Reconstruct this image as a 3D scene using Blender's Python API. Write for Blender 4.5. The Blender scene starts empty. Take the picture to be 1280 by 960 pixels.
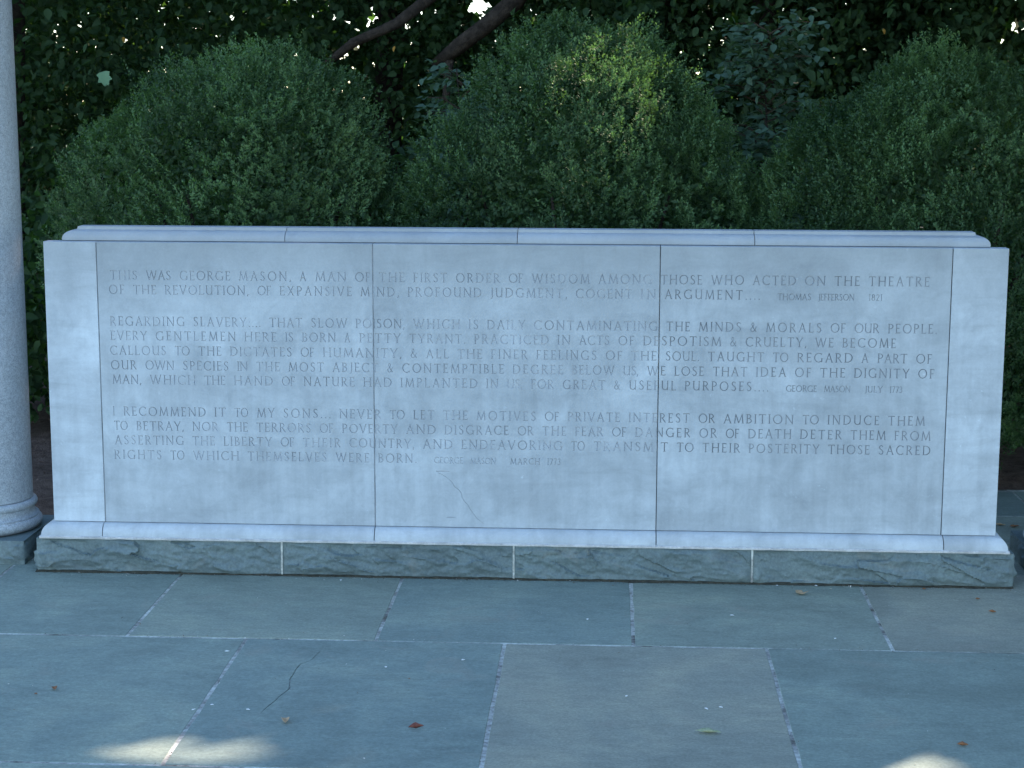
import bpy, bmesh, math, random
import numpy as np
from mathutils import Vector, Matrix, noise
from mathutils.geometry import delaunay_2d_cdt

SC = bpy.context.scene
COL = SC.collection
random.seed(7)
RNG = np.random.default_rng(11)
R = math.radians

# ------------------------------------------------------------------ camera
cam_d = bpy.data.cameras.new("camera")
cam = bpy.data.objects.new("camera", cam_d)
COL.objects.link(cam)
SC.camera = cam
cam_d.sensor_width = 36.0
cam_d.lens = 2207.4 / 1280 * 36
cam_d.clip_start = 0.05
cam_d.clip_end = 2000
PITCH, YAW, ROLL = R(9.3275), R(3.075), R(0.1717)
CAM = Vector((1.9498, -6.0142, 1.6768))
_f = Vector((-math.sin(YAW) * math.cos(PITCH), math.cos(YAW) * math.cos(PITCH), -math.sin(PITCH)))
_r = Vector((math.cos(YAW), math.sin(YAW), 0))
_u = _r.cross(_f)
_rt = _r * math.cos(ROLL) + _u * math.sin(ROLL)
_up = -_r * math.sin(ROLL) + _u * math.cos(ROLL)
cam.matrix_world = Matrix(((_rt.x, _up.x, -_f.x, CAM.x), (_rt.y, _up.y, -_f.y, CAM.y),
                           (_rt.z, _up.z, -_f.z, CAM.z), (0, 0, 0, 1)))

# ------------------------------------------------------------------ sky, sun, exposure
SUN_AZ, SUN_EL = R(52), R(41)          # azimuth from +Y towards +X
SUN = Vector((math.sin(SUN_AZ) * math.cos(SUN_EL), math.cos(SUN_AZ) * math.cos(SUN_EL), math.sin(SUN_EL)))
world = bpy.data.worlds.new("World")
SC.world = world
world.use_nodes = True
wn = world.node_tree
wn.nodes.clear()
sky = wn.nodes.new("ShaderNodeTexSky")
sky.sky_type = 'NISHITA'
sky.sun_disc = False
sky.sun_elevation = SUN_EL
sky.sun_rotation = SUN_AZ
sky.air_density = 1.0
sky.dust_density = 0.0
sky.ozone_density = 1.6
bg = wn.nodes.new("ShaderNodeBackground")
bg.inputs[1].default_value = 0.12
wo = wn.nodes.new("ShaderNodeOutputWorld")
wn.links.new(sky.outputs[0], bg.inputs[0])
wn.links.new(bg.outputs[0], wo.inputs[0])
sun_d = bpy.data.lights.new("sun", 'SUN')
sun_d.energy = 3.3
sun_d.angle = R(0.53)
sun_d.color = (1.0, 0.80, 0.66)
sun = bpy.data.objects.new("sun", sun_d)
COL.objects.link(sun)
sun.rotation_euler = SUN.to_track_quat('Z', 'Y').to_euler()
sun.location = (8, 6, 12)
SC.view_settings.view_transform = 'Standard'
SC.view_settings.look = 'None'
SC.view_settings.gamma = 1.0
SC.view_settings.use_curve_mapping = False
SC.view_settings.exposure = 2.15

# ------------------------------------------------------------------ helpers
def link(o, parent=None):
    COL.objects.link(o)
    if parent is not None:
        o.parent = parent
    return o

def tag(o, label=None, cat=None, group=None, kind=None):
    if label: o['label'] = label
    if cat: o['category'] = cat
    if group: o['group'] = group
    if kind: o['kind'] = kind
    return o

def empty(name, loc=(0, 0, 0), rz=0):
    o = bpy.data.objects.new(name, None)
    o.empty_display_size = 0.1
    COL.objects.link(o)
    o.location = loc
    o.rotation_euler = (0, 0, rz)
    return o

def child(o, parent):
    """parent keeping the child's coordinates as world coordinates (parents sit at plain locations)"""
    o.parent = parent
    o.matrix_parent_inverse = Matrix.Translation(parent.location).inverted() if parent.parent is None else Matrix.Identity(4)
    return o

def mesh_py(name, verts, faces, mat=None, parent=None, smooth=False):
    me = bpy.data.meshes.new(name)
    me.from_pydata([tuple(v) for v in verts], [], faces)
    me.update()
    if smooth:
        me.polygons.foreach_set('use_smooth', [True] * len(me.polygons))
    if mat: me.materials.append(mat)
    o = bpy.data.objects.new(name, me)
    COL.objects.link(o)
    if parent is not None:
        child(o, parent)
    return o

def mesh_bm(name, bm, mat=None, parent=None, smooth=False):
    me = bpy.data.meshes.new(name)
    bmesh.ops.recalc_face_normals(bm, faces=bm.faces)
    bm.to_mesh(me); bm.free()
    if smooth:
        me.polygons.foreach_set('use_smooth', [True] * len(me.polygons))
    if mat: me.materials.append(mat)
    o = bpy.data.objects.new(name, me)
    COL.objects.link(o)
    if parent is not None:
        child(o, parent)
    return o

def mesh_np(name, V, tris, mat, tone=None):
    """big triangle mesh from numpy arrays, optional per-face tone attribute"""
    me = bpy.data.meshes.new(name)
    n = len(tris)
    me.vertices.add(len(V)); me.vertices.foreach_set('co', np.ascontiguousarray(V, dtype=np.float32).ravel())
    me.loops.add(n * 3); me.loops.foreach_set('vertex_index', np.ascontiguousarray(tris, dtype=np.int32).ravel())
    me.polygons.add(n)
    me.polygons.foreach_set('loop_start', np.arange(0, n * 3, 3, dtype=np.int32))
    me.update(calc_edges=True)
    if tone is not None:
        a = me.attributes.new('tone', 'FLOAT', 'FACE')
        a.data.foreach_set('value', np.ascontiguousarray(tone, dtype=np.float32))
    me.materials.append(mat)
    o = bpy.data.objects.new(name, me)
    COL.objects.link(o)
    return o

def bx(bm, x0, x1, y0, y1, z0, z1, bevel=0.0, seg=1):
    r = bmesh.ops.create_cube(bm, size=1)
    vs = r['verts']
    for v in vs:
        v.co = Vector(((x0 + x1) / 2 + v.co.x * (x1 - x0), (y0 + y1) / 2 + v.co.y * (y1 - y0), (z0 + z1) / 2 + v.co.z * (z1 - z0)))
    if bevel:
        es = list({e for v in vs for e in v.link_edges})
        bmesh.ops.bevel(bm, geom=es, offset=bevel, segments=seg, affect='EDGES', profile=0.6)

def lathe(profile, cx, cy, seg=64):
    """profile: list of (r, z)"""
    V, F = [], []
    for r_, z in profile:
        for i in range(seg):
            a = 2 * math.pi * i / seg
            V.append((cx + r_ * math.cos(a), cy + r_ * math.sin(a), z))
    for j in range(len(profile) - 1):
        for i in range(seg):
            k = (i + 1) % seg
            F.append((j * seg + i, j * seg + k, (j + 1) * seg + k, (j + 1) * seg + i))
    return V, F

def tube(pts, radii, seg=8):
    V, F = [], []
    n = len(pts)
    for i, (p, r_) in enumerate(zip(pts, radii)):
        p = Vector(p)
        d = (Vector(pts[min(i + 1, n - 1)]) - Vector(pts[max(i - 1, 0)])).normalized()
        a = d.orthogonal().normalized(); b = d.cross(a)
        if i and False: pass
        ref = Vector((0.31, 0.2, 0.93))
        a = (ref - d * ref.dot(d)).normalized() if abs(ref.dot(d)) < 0.98 else Vector((1, 0, 0))
        b = d.cross(a)
        for k in range(seg):
            t = 2 * math.pi * k / seg
            rr = r_ * (1 + 0.12 * noise.noise(Vector((p.x * 3 + math.cos(t) * 2, p.y * 3 + math.sin(t) * 2, p.z * 3))))
            V.append(p + a * math.cos(t) * rr + b * math.sin(t) * rr)
    for i in range(n - 1):
        for k in range(seg):
            k2 = (k + 1) % seg
            F.append((i * seg + k, i * seg + k2, (i + 1) * seg + k2, (i + 1) * seg + k))
    F.append(tuple(range(seg))[::-1]); F.append(tuple((n - 1) * seg + k for k in range(seg)))
    return V, F

# ------------------------------------------------------------------ materials
class NT:
    def __init__(self, name):
        self.m = bpy.data.materials.new(name); self.m.use_nodes = True
        self.t = self.m.node_tree; self.t.nodes.clear()
        self.out = self.t.nodes.new('ShaderNodeOutputMaterial')
    def n(self, kind, **kw):
        nd = self.t.nodes.new('ShaderNode' + kind)
        for k, v in kw.items():
            if k.startswith('i_'):
                nd.inputs[k[2:].replace('_', ' ')].default_value = v
            else:
                setattr(nd, k, v)
        return nd
    def l(self, a, b): self.t.links.new(a, b)
    def math(self, op, a, b=None, clamp=False):
        nd = self.t.nodes.new('ShaderNodeMath'); nd.operation = op; nd.use_clamp = clamp
        for i, v in enumerate((a, b)):
            if v is None: continue
            if isinstance(v, (int, float)): nd.inputs[i].default_value = v
            else: self.l(v, nd.inputs[i])
        return nd.outputs[0]
    def ramp(self, fac, stops):
        nd = self.t.nodes.new('ShaderNodeValToRGB')
        el = nd.color_ramp.elements
        while len(el) < len(stops): el.new(0.5)
        for e, (p, c) in zip(el, stops):
            e.position = p; e.color = (*c, 1) if len(c) == 3 else c
        self.l(fac, nd.inputs[0]); return nd.outputs[0]
    def mix(self, fac, a, b, mode='MIX'):
        nd = self.t.nodes.new('ShaderNodeMix'); nd.data_type = 'RGBA'; nd.blend_type = mode
        if isinstance(fac, (int, float)): nd.inputs[0].default_value = fac
        else: self.l(fac, nd.inputs[0])
        for i, v in ((6, a), (7, b)):
            if isinstance(v, tuple): nd.inputs[i].default_value = (*v, 1)
            else: self.l(v, nd.inputs[i])
        return nd.outputs[2]
    def coord(self, scale=(1, 1, 1), shift=True, rot=(0, 0, 0)):
        tc = self.n('TexCoord'); mp = self.n('Mapping')
        mp.inputs['Scale'].default_value = scale
        mp.inputs['Rotation'].default_value = rot
        if shift:
            oi = self.n('ObjectInfo'); c = self.n('CombineXYZ')
            s = self.math('MULTIPLY', oi.outputs['Random'], 37.0)
            self.l(s, c.inputs[0]); self.l(s, c.inputs[1]); self.l(s, c.inputs[2])
            self.l(c.outputs[0], mp.inputs['Location'])
        self.l(tc.outputs['Object'], mp.inputs['Vector']); return mp.outputs[0]
    def noise(self, vec, scale, detail=4, rough=0.55, dist=0.0):
        nd = self.n('TexNoise'); nd.inputs['Scale'].default_value = scale
        nd.inputs['Detail'].default_value = detail; nd.inputs['Roughness'].default_value = rough
        nd.inputs['Distortion'].default_value = dist
        self.l(vec, nd.inputs['Vector']); return nd.outputs[0]
    def bsdf(self, col, rough=0.8, bump=None, bstr=0.3, bdist=0.002, spec=0.3):
        b = self.n('BsdfPrincipled')
        if isinstance(col, tuple): b.inputs['Base Color'].default_value = (*col, 1)
        else: self.l(col, b.inputs['Base Color'])
        if isinstance(rough, (int, float)): b.inputs['Roughness'].default_value = rough
        else: self.l(rough, b.inputs['Roughness'])
        b.inputs['Specular IOR Level'].default_value = spec
        if bump is not None:
            bp = self.n('Bump'); bp.inputs['Strength'].default_value = bstr; bp.inputs['Distance'].default_value = bdist
            self.l(bump, bp.inputs['Height']); self.l(bp.outputs[0], b.inputs['Normal'])
        self.l(b.outputs[0], self.out.inputs[0]); self.b = b
        return self.m

def scale_c(c, k): return tuple(x * k for x in c)

def marble(name, base, streak=0.5):
    t = NT(name)
    v = t.coord()
    vs = t.coord((0.55, 1, 3.2), rot=(0, R(6), 0))     # long faint horizontal bedding
    vv = t.coord((9, 1, 0.7))                          # faint vertical rain streaks
    cloud = t.noise(v, 3.2, 5, 0.6, 0.6)
    bed = t.noise(vs, 5.0, 6, 0.65, 0.9)
    rain = t.noise(vv, 3.0, 3, 0.6)
    fine = t.noise(v, 150, 3, 0.7)
    speck = t.noise(v, 34, 4, 0.7)
    c = t.ramp(cloud, [(0.30, scale_c(base, 0.86)), (0.48, scale_c(base, 0.99)), (0.70, scale_c(base, 1.22))])
    c2 = t.ramp(bed, [(0.3, (0.84, 0.84, 0.84)), (0.5, (1, 1, 1)), (0.72, (1.10, 1.10, 1.10))])
    c = t.mix(streak, c, c2, 'MULTIPLY')
    blot = t.noise(v, 11, 5, 0.7, 1.2)
    c = t.mix(0.7, c, t.ramp(blot, [(0.33, (0.87, 0.875, 0.88)), (0.5, (1, 1, 1)), (0.68, (1.10, 1.09, 1.08))]), 'MULTIPLY')
    c3 = t.ramp(rain, [(0.32, (0.82, 0.82, 0.82)), (0.6, (1, 1, 1))])
    c = t.mix(0.55, c, c3, 'MULTIPLY')
    # white bloom specks and flecks
    w = t.ramp(speck, [(0.66, (0, 0, 0)), (0.78, (1, 1, 1))])
    wf = t.math('MULTIPLY', w, 0.6)
    c = t.mix(wf, c, scale_c(base, 1.45))
    # dark soot fade from the top arris
    tc = t.n('TexCoord'); sp = t.n('SeparateXYZ'); t.l(tc.outputs['Object'], sp.inputs[0])
    h = t.math('ADD', sp.outputs[2], t.math('MULTIPLY', t.math('SUBTRACT', rain, 0.5), 0.35))
    mr = t.n('MapRange'); mr.inputs['From Min'].default_value = 0.92; mr.inputs['From Max'].default_value = 1.22
    t.l(h, mr.inputs['Value'])
    c = t.mix(t.math('MULTIPLY', mr.outputs[0], 0.6), c, scale_c((base[0] * 1.0, base[1] * 0.985, base[2] * 0.96), 0.62))
    g = t.mix(0.25, c, t.ramp(fine, [(0.3, (0.8, 0.8, 0.8)), (0.7, (1.12, 1.12, 1.12))]), 'MULTIPLY')
    return t.bsdf(g, 0.72, fine, 0.25, 0.0012, 0.25)

M = {}
M['marble_panel'] = marble('marble_panel', (0.44, 0.485, 0.51))
M['marble_pier'] = marble('marble_pier', (0.50, 0.55, 0.58), 0.8)
M['marble_trim'] = marble('marble_trim', (0.47, 0.51, 0.53), 0.3)

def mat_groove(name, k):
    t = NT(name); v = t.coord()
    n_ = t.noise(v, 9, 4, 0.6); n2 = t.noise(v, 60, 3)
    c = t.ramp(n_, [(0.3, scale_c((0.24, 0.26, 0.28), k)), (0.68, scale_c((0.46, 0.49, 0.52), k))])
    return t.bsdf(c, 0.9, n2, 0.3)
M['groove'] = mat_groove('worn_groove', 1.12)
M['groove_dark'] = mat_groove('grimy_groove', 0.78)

def mat_granite():
    t = NT('granite'); v = t.coord()
    a = t.noise(v, 230, 2, 0.6); b_ = t.noise(v, 70, 3, 0.6); big = t.noise(v, 2.5, 4, 0.6)
    vo = t.n('TexVoronoi'); vo.inputs['Scale'].default_value = 260; t.l(v, vo.inputs['Vector'])
    c = t.ramp(a, [(0.36, (0.31, 0.345, 0.37)), (0.47, (0.40, 0.44, 0.465)), (0.56, (0.45, 0.49, 0.515)), (0.68, (0.53, 0.565, 0.585))])
    c = t.mix(0.4, c, t.ramp(b_, [(0.35, (0.55, 0.55, 0.55)), (0.6, (1.1, 1.1, 1.1))]), 'MULTIPLY')
    c = t.mix(0.5, c, t.ramp(big, [(0.3, (0.82, 0.82, 0.82)), (0.7, (1.1, 1.1, 1.1))]), 'MULTIPLY')
    c = t.mix(t.math('MULTIPLY', t.ramp(vo.outputs['Distance'], [(0.0, (1, 1, 1)), (0.16, (0, 0, 0))]), 0.25), c, (0.05, 0.05, 0.055))
    return t.bsdf(c, 0.6, a, 0.15, 0.0008, 0.35)
M['granite'] = mat_granite()

def bluestone(name, base, rough_face=False):
    t = NT(name); v = t.coord(); vs = t.coord((1, 2.4, 1), rot=(0, 0, R(12)))
    big = t.noise(v, 1.9, 5, 0.6, 0.8); mid = t.noise(vs, 7.5, 6, 0.62, 0.5); fine = t.noise(v, 120, 4, 0.7); med = t.noise(vs, 30, 5, 0.65)
    c = t.ramp(big, [(0.28, scale_c(base, 0.78)), (0.5, base), (0.74, tuple(x * y for x, y in zip(base, (1.30, 1.22, 1.14))))])
    c = t.mix(0.7, c, t.ramp(mid, [(0.3, (0.82, 0.82, 0.83)), (0.55, (1, 1, 1)), (0.75, (1.14, 1.13, 1.10))]), 'MULTIPLY')
    c = t.mix(0.8, c, t.ramp(fine, [(0.3, (0.74, 0.74, 0.74)), (0.7, (1.26, 1.26, 1.26))]), 'MULTIPLY')
    c = t.mix(0.6, c, t.ramp(med, [(0.3, (0.84, 0.84, 0.84)), (0.7, (1.16, 1.16, 1.16))]), 'MULTIPLY')
    # pale scuffs, rusty film and dark pits
    sc = t.noise(t.coord((5, 1.2, 1), rot=(0, 0, R(55))), 16, 5, 0.75, 0.4)
    c = t.mix(t.math('MULTIPLY', t.ramp(sc, [(0.68, (0, 0, 0)), (0.78, (1, 1, 1))]), 0.45), c, (0.46, 0.50, 0.48))
    ru = t.noise(v, 4.2, 5, 0.7, 1.0)
    c = t.mix(t.math('MULTIPLY', t.ramp(ru, [(0.58, (0, 0, 0)), (0.8, (1, 1, 1))]), 0.5), c, (0.30, 0.27, 0.22))
    vo = t.n('TexVoronoi'); vo.inputs['Scale'].default_value = 22; vo.inputs['Randomness'].default_value = 1.0; t.l(v, vo.inputs['Vector'])
    c = t.mix(t.math('MULTIPLY', t.ramp(vo.outputs['Distance'], [(0.0, (1, 1, 1)), (0.055, (0, 0, 0))]), 0.6), c, (0.035, 0.03, 0.028))
    h = t.math('ADD', t.math('MULTIPLY', med, 0.6), t.math('MULTIPLY', mid, 1.2))
    # cleft: thin layers split away in low steps
    cl = t.noise(t.coord((1, 1.5, 1), rot=(0, 0, R(35))), 1.6, 5, 0.5, 0.5)
    stp = t.math('FLOOR', t.math('MULTIPLY', cl, 11.0))
    h = t.math('ADD', h, t.math('MULTIPLY', stp, 0.22))
    return t.bsdf(c, 0.62, h, 0.42 if not rough_face else 0.5, 0.005, 0.35)
BS = {'blue': (0.218, 0.272, 0.232), 'green': (0.230, 0.274, 0.226), 'brown': (0.256, 0.274, 0.224), 'deep': (0.200, 0.256, 0.226)}
for k, c in BS.items():
    M['stone_' + k] = bluestone('bluestone_' + k, c)
M['rock'] = bluestone('bluestone_rock_face', (0.138, 0.186, 0.188), True)

def simple(name, c0, c1, scale=20, rough=0.9, bstr=0.4, bdist=0.003):
    t = NT(name); v = t.coord(); n_ = t.noise(v, scale, 6, 0.65)
    n2 = t.noise(v, scale * 6, 4, 0.6)
    c = t.ramp(n_, [(0.32, c0), (0.68, c1)])
    c = t.mix(0.4, c, t.ramp(n2, [(0.3, (0.7, 0.7, 0.7)), (0.7, (1.2, 1.2, 1.2))]), 'MULTIPLY')
    return t.bsdf(c, rough, n2, bstr, bdist, 0.2)
def mat_mortar():
    t = NT('mortar'); v = t.coord(shift=False)
    a = t.noise(v, 5, 5, 0.7); b_ = t.noise(v, 55, 4, 0.7)
    c = t.ramp(a, [(0.36, (0.13, 0.12, 0.10)), (0.44, (0.34, 0.34, 0.31)), (0.6, (0.60, 0.62, 0.56))])
    c = t.mix(0.8, c, t.ramp(b_, [(0.35, (0.45, 0.45, 0.45)), (0.6, (1.1, 1.1, 1.1))]), 'MULTIPLY')
    return t.bsdf(c, 0.9, b_, 0.6, 0.003, 0.2)
M['mortar'] = mat_mortar()
M['mortar_white'] = simple('lime_mortar', (0.42, 0.415, 0.40), (0.66, 0.65, 0.63), 25)
M['dark_joint'] = simple('dark_joint', (0.035, 0.037, 0.04), (0.16, 0.165, 0.17), 6)
M['grey_joint'] = simple('grey_joint', (0.10, 0.11, 0.12), (0.38, 0.40, 0.42), 5)
M['mulch'] = simple('mulch', (0.08, 0.052, 0.038), (0.21, 0.145, 0.11), 18, 0.95, 1.0, 0.02)
M['grass_ground'] = simple('grass_ground', (0.03, 0.045, 0.018), (0.06, 0.085, 0.03), 3, 0.95)
M['bark'] = simple('bark', (0.020, 0.016, 0.013), (0.075, 0.060, 0.048), 22, 0.95, 1.0, 0.02)
M['dirt'] = simple('joint_dirt', (0.03, 0.03, 0.022), (0.09, 0.085, 0.06), 60)

def leaf_mat(name, dark, light, trans=0.3, rough=0.45, spec=0.25, tcol=None, nscale=2.0):
    t = NT(name)
    at = t.n('Attribute'); at.attribute_name = 'tone'
    tc = t.n('TexCoord')
    n_ = t.noise(tc.outputs['Object'], nscale, 3, 0.6)
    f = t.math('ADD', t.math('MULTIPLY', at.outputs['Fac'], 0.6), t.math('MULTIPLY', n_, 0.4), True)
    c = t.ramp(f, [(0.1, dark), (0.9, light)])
    t.bsdf(c, rough, spec=spec)
    tr = t.n('BsdfTranslucent'); tcl = t.mix(1.0, c, tcol or (1.5, 1.9, 0.55), 'MULTIPLY'); t.l(tcl, tr.inputs[0])
    mx = t.n('MixShader'); mx.inputs[0].default_value = trans
    t.l(t.b.outputs[0], mx.inputs[1]); t.l(tr.outputs[0], mx.inputs[2]); t.l(mx.outputs[0], t.out.inputs[0])
    return t.m
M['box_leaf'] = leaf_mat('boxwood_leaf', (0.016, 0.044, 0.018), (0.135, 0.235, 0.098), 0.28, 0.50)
M['broad_leaf'] = leaf_mat('broad_leaf', (0.014, 0.034, 0.015), (0.060, 0.112, 0.048), 0.38, 0.6, 0.12)
M['sapling_leaf'] = leaf_mat('sapling_leaf', (0.045, 0.085, 0.055), (0.075, 0.135, 0.085), 0.25, 0.5)
M['bright_leaf'] = leaf_mat('young_leaf', (0.16, 0.30, 0.17), (0.20, 0.36, 0.20), 0.35, 0.45)
M['yellow_leaf'] = leaf_mat('yellow_leaf', (0.30, 0.15, 0.03), (0.40, 0.24, 0.04), 0.35, 0.5, 0.2, (1.2, 1.1, 0.6))
M['twig'] = simple('twig', (0.03, 0.022, 0.015), (0.08, 0.06, 0.04), 30)

# every line of the inscription: baseline height on the wall, then (word, start, end) in metres along the wall
LINES = [
 (1.0384, [('THIS', 0.2316, 0.3271), ('WAS', 0.358, 0.4449), ('GEORGE', 0.4756, 0.6518), ('MASON,', 0.6824, 0.8634), ('A', 0.894, 0.9176), ('MAN', 0.9482, 1.055), ('OF', 1.0854, 1.138), ('THE', 1.1684, 1.2569), ('FIRST', 1.2872, 1.403), ('ORDER', 1.4333, 1.5845), ('OF', 1.6147, 1.6641), ('WISDOM', 1.6942, 1.8911), ('AMONG', 1.9212, 2.1037), ('THOSE', 2.1336, 2.2748), ('WHO', 2.3047, 2.4157), ('ACTED', 2.4454, 2.5912), ('ON', 2.6209, 2.6909), ('THE', 2.7206, 2.8066), ('THEATRE', 2.8361, 3.0398)]), 
 (0.9882, [('OF', 0.2257, 0.2805), ('THE', 0.3115, 0.3915), ('REVOLUTION,', 0.4224, 0.7149), ('OF', 0.7455, 0.7929), ('EXPANSIVE', 0.8236, 1.0738), ('MIND,', 1.1043, 1.2372), ('PROFOUND', 1.2676, 1.5213), ('JUDGMENT,', 1.5516, 1.815), ('COGENT', 1.8451, 2.0363), ('IN', 2.0664, 2.1181), ('ARGUMENT....', 2.1481, 2.471), ('*THOMAS', 2.5305, 2.6439), ('*JEFFERSON', 2.6681, 2.7893), ('*1821', 2.8377, 2.8834)]), 
 (0.8777, [('REGARDING', 0.2261, 0.4881), ('SLAVERY:...', 0.5189, 0.7545), ('THAT', 0.7852, 0.8997), ('SLOW', 0.9304, 1.0558), ('POISON,', 1.0864, 1.2558), ('WHICH', 1.2863, 1.4468), ('IS', 1.4772, 1.5103), ('DAILY', 1.5407, 1.6716), ('CONTAMINATING', 1.7019, 2.1253), ('THE', 2.1554, 2.2359), ('MINDS', 2.2658, 2.41), ('&', 2.4399, 2.4644), ('MORALS', 2.4942, 2.6825), ('OF', 2.7123, 2.7636), ('OUR', 2.7933, 2.8769), ('PEOPLE.', 2.9066, 3.0706)]), 
 (0.8272, [('EVERY', 0.2258, 0.3543), ('GENTLEMEN', 0.3853, 0.6665), ('HERE', 0.6973, 0.8094), ('IS', 0.8402, 0.8681), ('BORN', 0.8989, 1.0161), ('A', 1.0468, 1.0677), ('PETTY', 1.0983, 1.2415), ('TYRANT.', 1.2721, 1.4661), ('PRACTICED', 1.4965, 1.7531), ('IN', 1.7833, 1.8273), ('ACTS', 1.8576, 1.9619), ('OF', 1.992, 2.0468), ('DESPOTISM', 2.077, 2.3431), ('&', 2.3732, 2.3963), ('CRUELTY,', 2.4262, 2.6326), ('WE', 2.6624, 2.7247), ('BECOME', 2.7545, 2.9353)]), 
 (0.7751, [('CALLOUS', 0.2226, 0.4204), ('TO', 0.4514, 0.5036), ('THE', 0.5345, 0.6147), ('DICTATES', 0.6457, 0.8617), ('OF', 0.8924, 0.94), ('HUMANITY,', 0.9707, 1.2439), ('&', 1.2745, 1.2995), ('ALL', 1.3301, 1.4078), ('THE', 1.4383, 1.5241), ('FINER', 1.5546, 1.6803), ('FEELINGS', 1.7107, 1.9185), ('OF', 1.9488, 2.0064), ('THE', 2.0366, 2.1243), ('SOUL.', 2.1544, 2.2693), ('TAUGHT', 2.2993, 2.4901), ('TO', 2.5201, 2.5731), ('REGARD', 2.603, 2.7913), ('A', 2.8212, 2.8455), ('PART', 2.8752, 2.9751), ('OF', 3.0048, 3.0587)]), 
 (0.7234, [('OUR', 0.2236, 0.3143), ('OWN', 0.3454, 0.4472), ('SPECIES', 0.4782, 0.6389), ('IN', 0.6698, 0.7063), ('THE', 0.7372, 0.8187), ('MOST', 0.8495, 0.9728), ('ABJECT', 1.0035, 1.1627), ('&', 1.1934, 1.2157), ('CONTEMPTIBLE', 1.2463, 1.5989), ('DEGREE', 1.6294, 1.8034), ('BELOW', 1.8337, 1.9796), ('US,', 2.0099, 2.062), ('WE', 2.0922, 2.1553), ('LOSE', 2.1855, 2.2867), ('THAT', 2.3168, 2.4342), ('IDEA', 2.4642, 2.5663), ('OF', 2.5963, 2.652), ('THE', 2.6819, 2.7674), ('DIGNITY', 2.7972, 2.9838), ('OF', 3.0136, 3.0689)]), 
 (0.6725, [('MAN,', 0.2276, 0.3297), ('WHICH', 0.3608, 0.522), ('THE', 0.553, 0.6264), ('HAND', 0.6574, 0.7939), ('OF', 0.8248, 0.8711), ('NATURE', 0.902, 1.0798), ('HAD', 1.1106, 1.2097), ('IMPLANTED', 1.2404, 1.5075), ('IN', 1.538, 1.5796), ('US,', 1.6101, 1.6628), ('FOR', 1.6932, 1.772), ('GREAT', 1.8024, 1.9486), ('&', 1.9789, 2.0009), ('USEFUL', 2.0312, 2.1918), ('PURPOSES....', 2.222, 2.5077), ('*GEORGE', 2.5678, 2.6726), ('*MASON', 2.6971, 2.7867), ('*JULY', 2.8356, 2.8952), ('*1773', 2.9196, 2.9629)]), 
 (0.5595, [('I', 0.2266, 0.2323), ('RECOMMEND', 0.2636, 0.5545), ('IT', 0.5855, 0.6251), ('TO', 0.6562, 0.7042), ('MY', 0.7353, 0.7973), ('SONS...', 0.8283, 0.9943), ('NEVER', 1.0252, 1.171), ('TO', 1.2018, 1.2536), ('LET', 1.2843, 1.3569), ('THE', 1.3876, 1.4741), ('MOTIVES', 1.5047, 1.7104), ('OF', 1.7409, 1.7908), ('PRIVATE', 1.8213, 2.001), ('INTEREST', 2.0314, 2.2406), ('OR', 2.2709, 2.3272), ('AMBITION', 2.3574, 2.5968), ('TO', 2.6269, 2.6828), ('INDUCE', 2.7129, 2.8884), ('THEM', 2.9183, 3.0431)]), 
 (0.5080, [('TO', 0.2277, 0.2762), ('BETRAY,', 0.3075, 0.4752), ('NOR', 0.5064, 0.5971), ('THE', 0.6282, 0.7018), ('TERRORS', 0.7328, 0.9247), ('OF', 0.9556, 1.0034), ('POVERTY', 1.0344, 1.228), ('AND', 1.2588, 1.3623), ('DISGRACE', 1.3931, 1.6161), ('OR', 1.6467, 1.7023), ('THE', 1.7329, 1.8161), ('FEAR', 1.8466, 1.9436), ('OF', 1.974, 2.0238), ('DANGER', 2.0542, 2.2444), ('OR', 2.2747, 2.3352), ('OF', 2.3654, 2.4121), ('DEATH', 2.4423, 2.5901), ('DETER', 2.6203, 2.7622), ('THEM', 2.7923, 2.9121), ('FROM', 2.942, 3.0642)]), 
 (0.4568, [('ASSERTING', 0.2288, 0.4738), ('THE', 0.505, 0.5845), ('LIBERTY', 0.6157, 0.7855), ('OF', 0.8166, 0.8646), ('THEIR', 0.8956, 1.0281), ('COUNTRY,', 1.059, 1.2865), ('AND', 1.3173, 1.4209), ('ENDEAVORING', 1.4516, 1.8026), ('TO', 1.8332, 1.8804), ('TRANSMIT', 1.9109, 2.1681), ('TO', 2.1985, 2.2564), ('THEIR', 2.2867, 2.416), ('POSTERITY', 2.4462, 2.6874), ('THOSE', 2.7175, 2.8594), ('SACRED', 2.8895, 3.0663)]), 
 (0.4046, [('RIGHTS', 0.2256, 0.394), ('TO', 0.4253, 0.4752), ('WHICH', 0.5064, 0.6684), ('THEMSELVES', 0.6995, 0.9795), ('WERE', 1.0105, 1.1288), ('BORN.', 1.1598, 1.2946), ('*GEORGE', 1.3563, 1.4571), ('*MASON', 1.4823, 1.5717), ('*MARCH', 1.622, 1.7251), ('*1773', 1.7501, 1.7974)]), 
]
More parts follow.
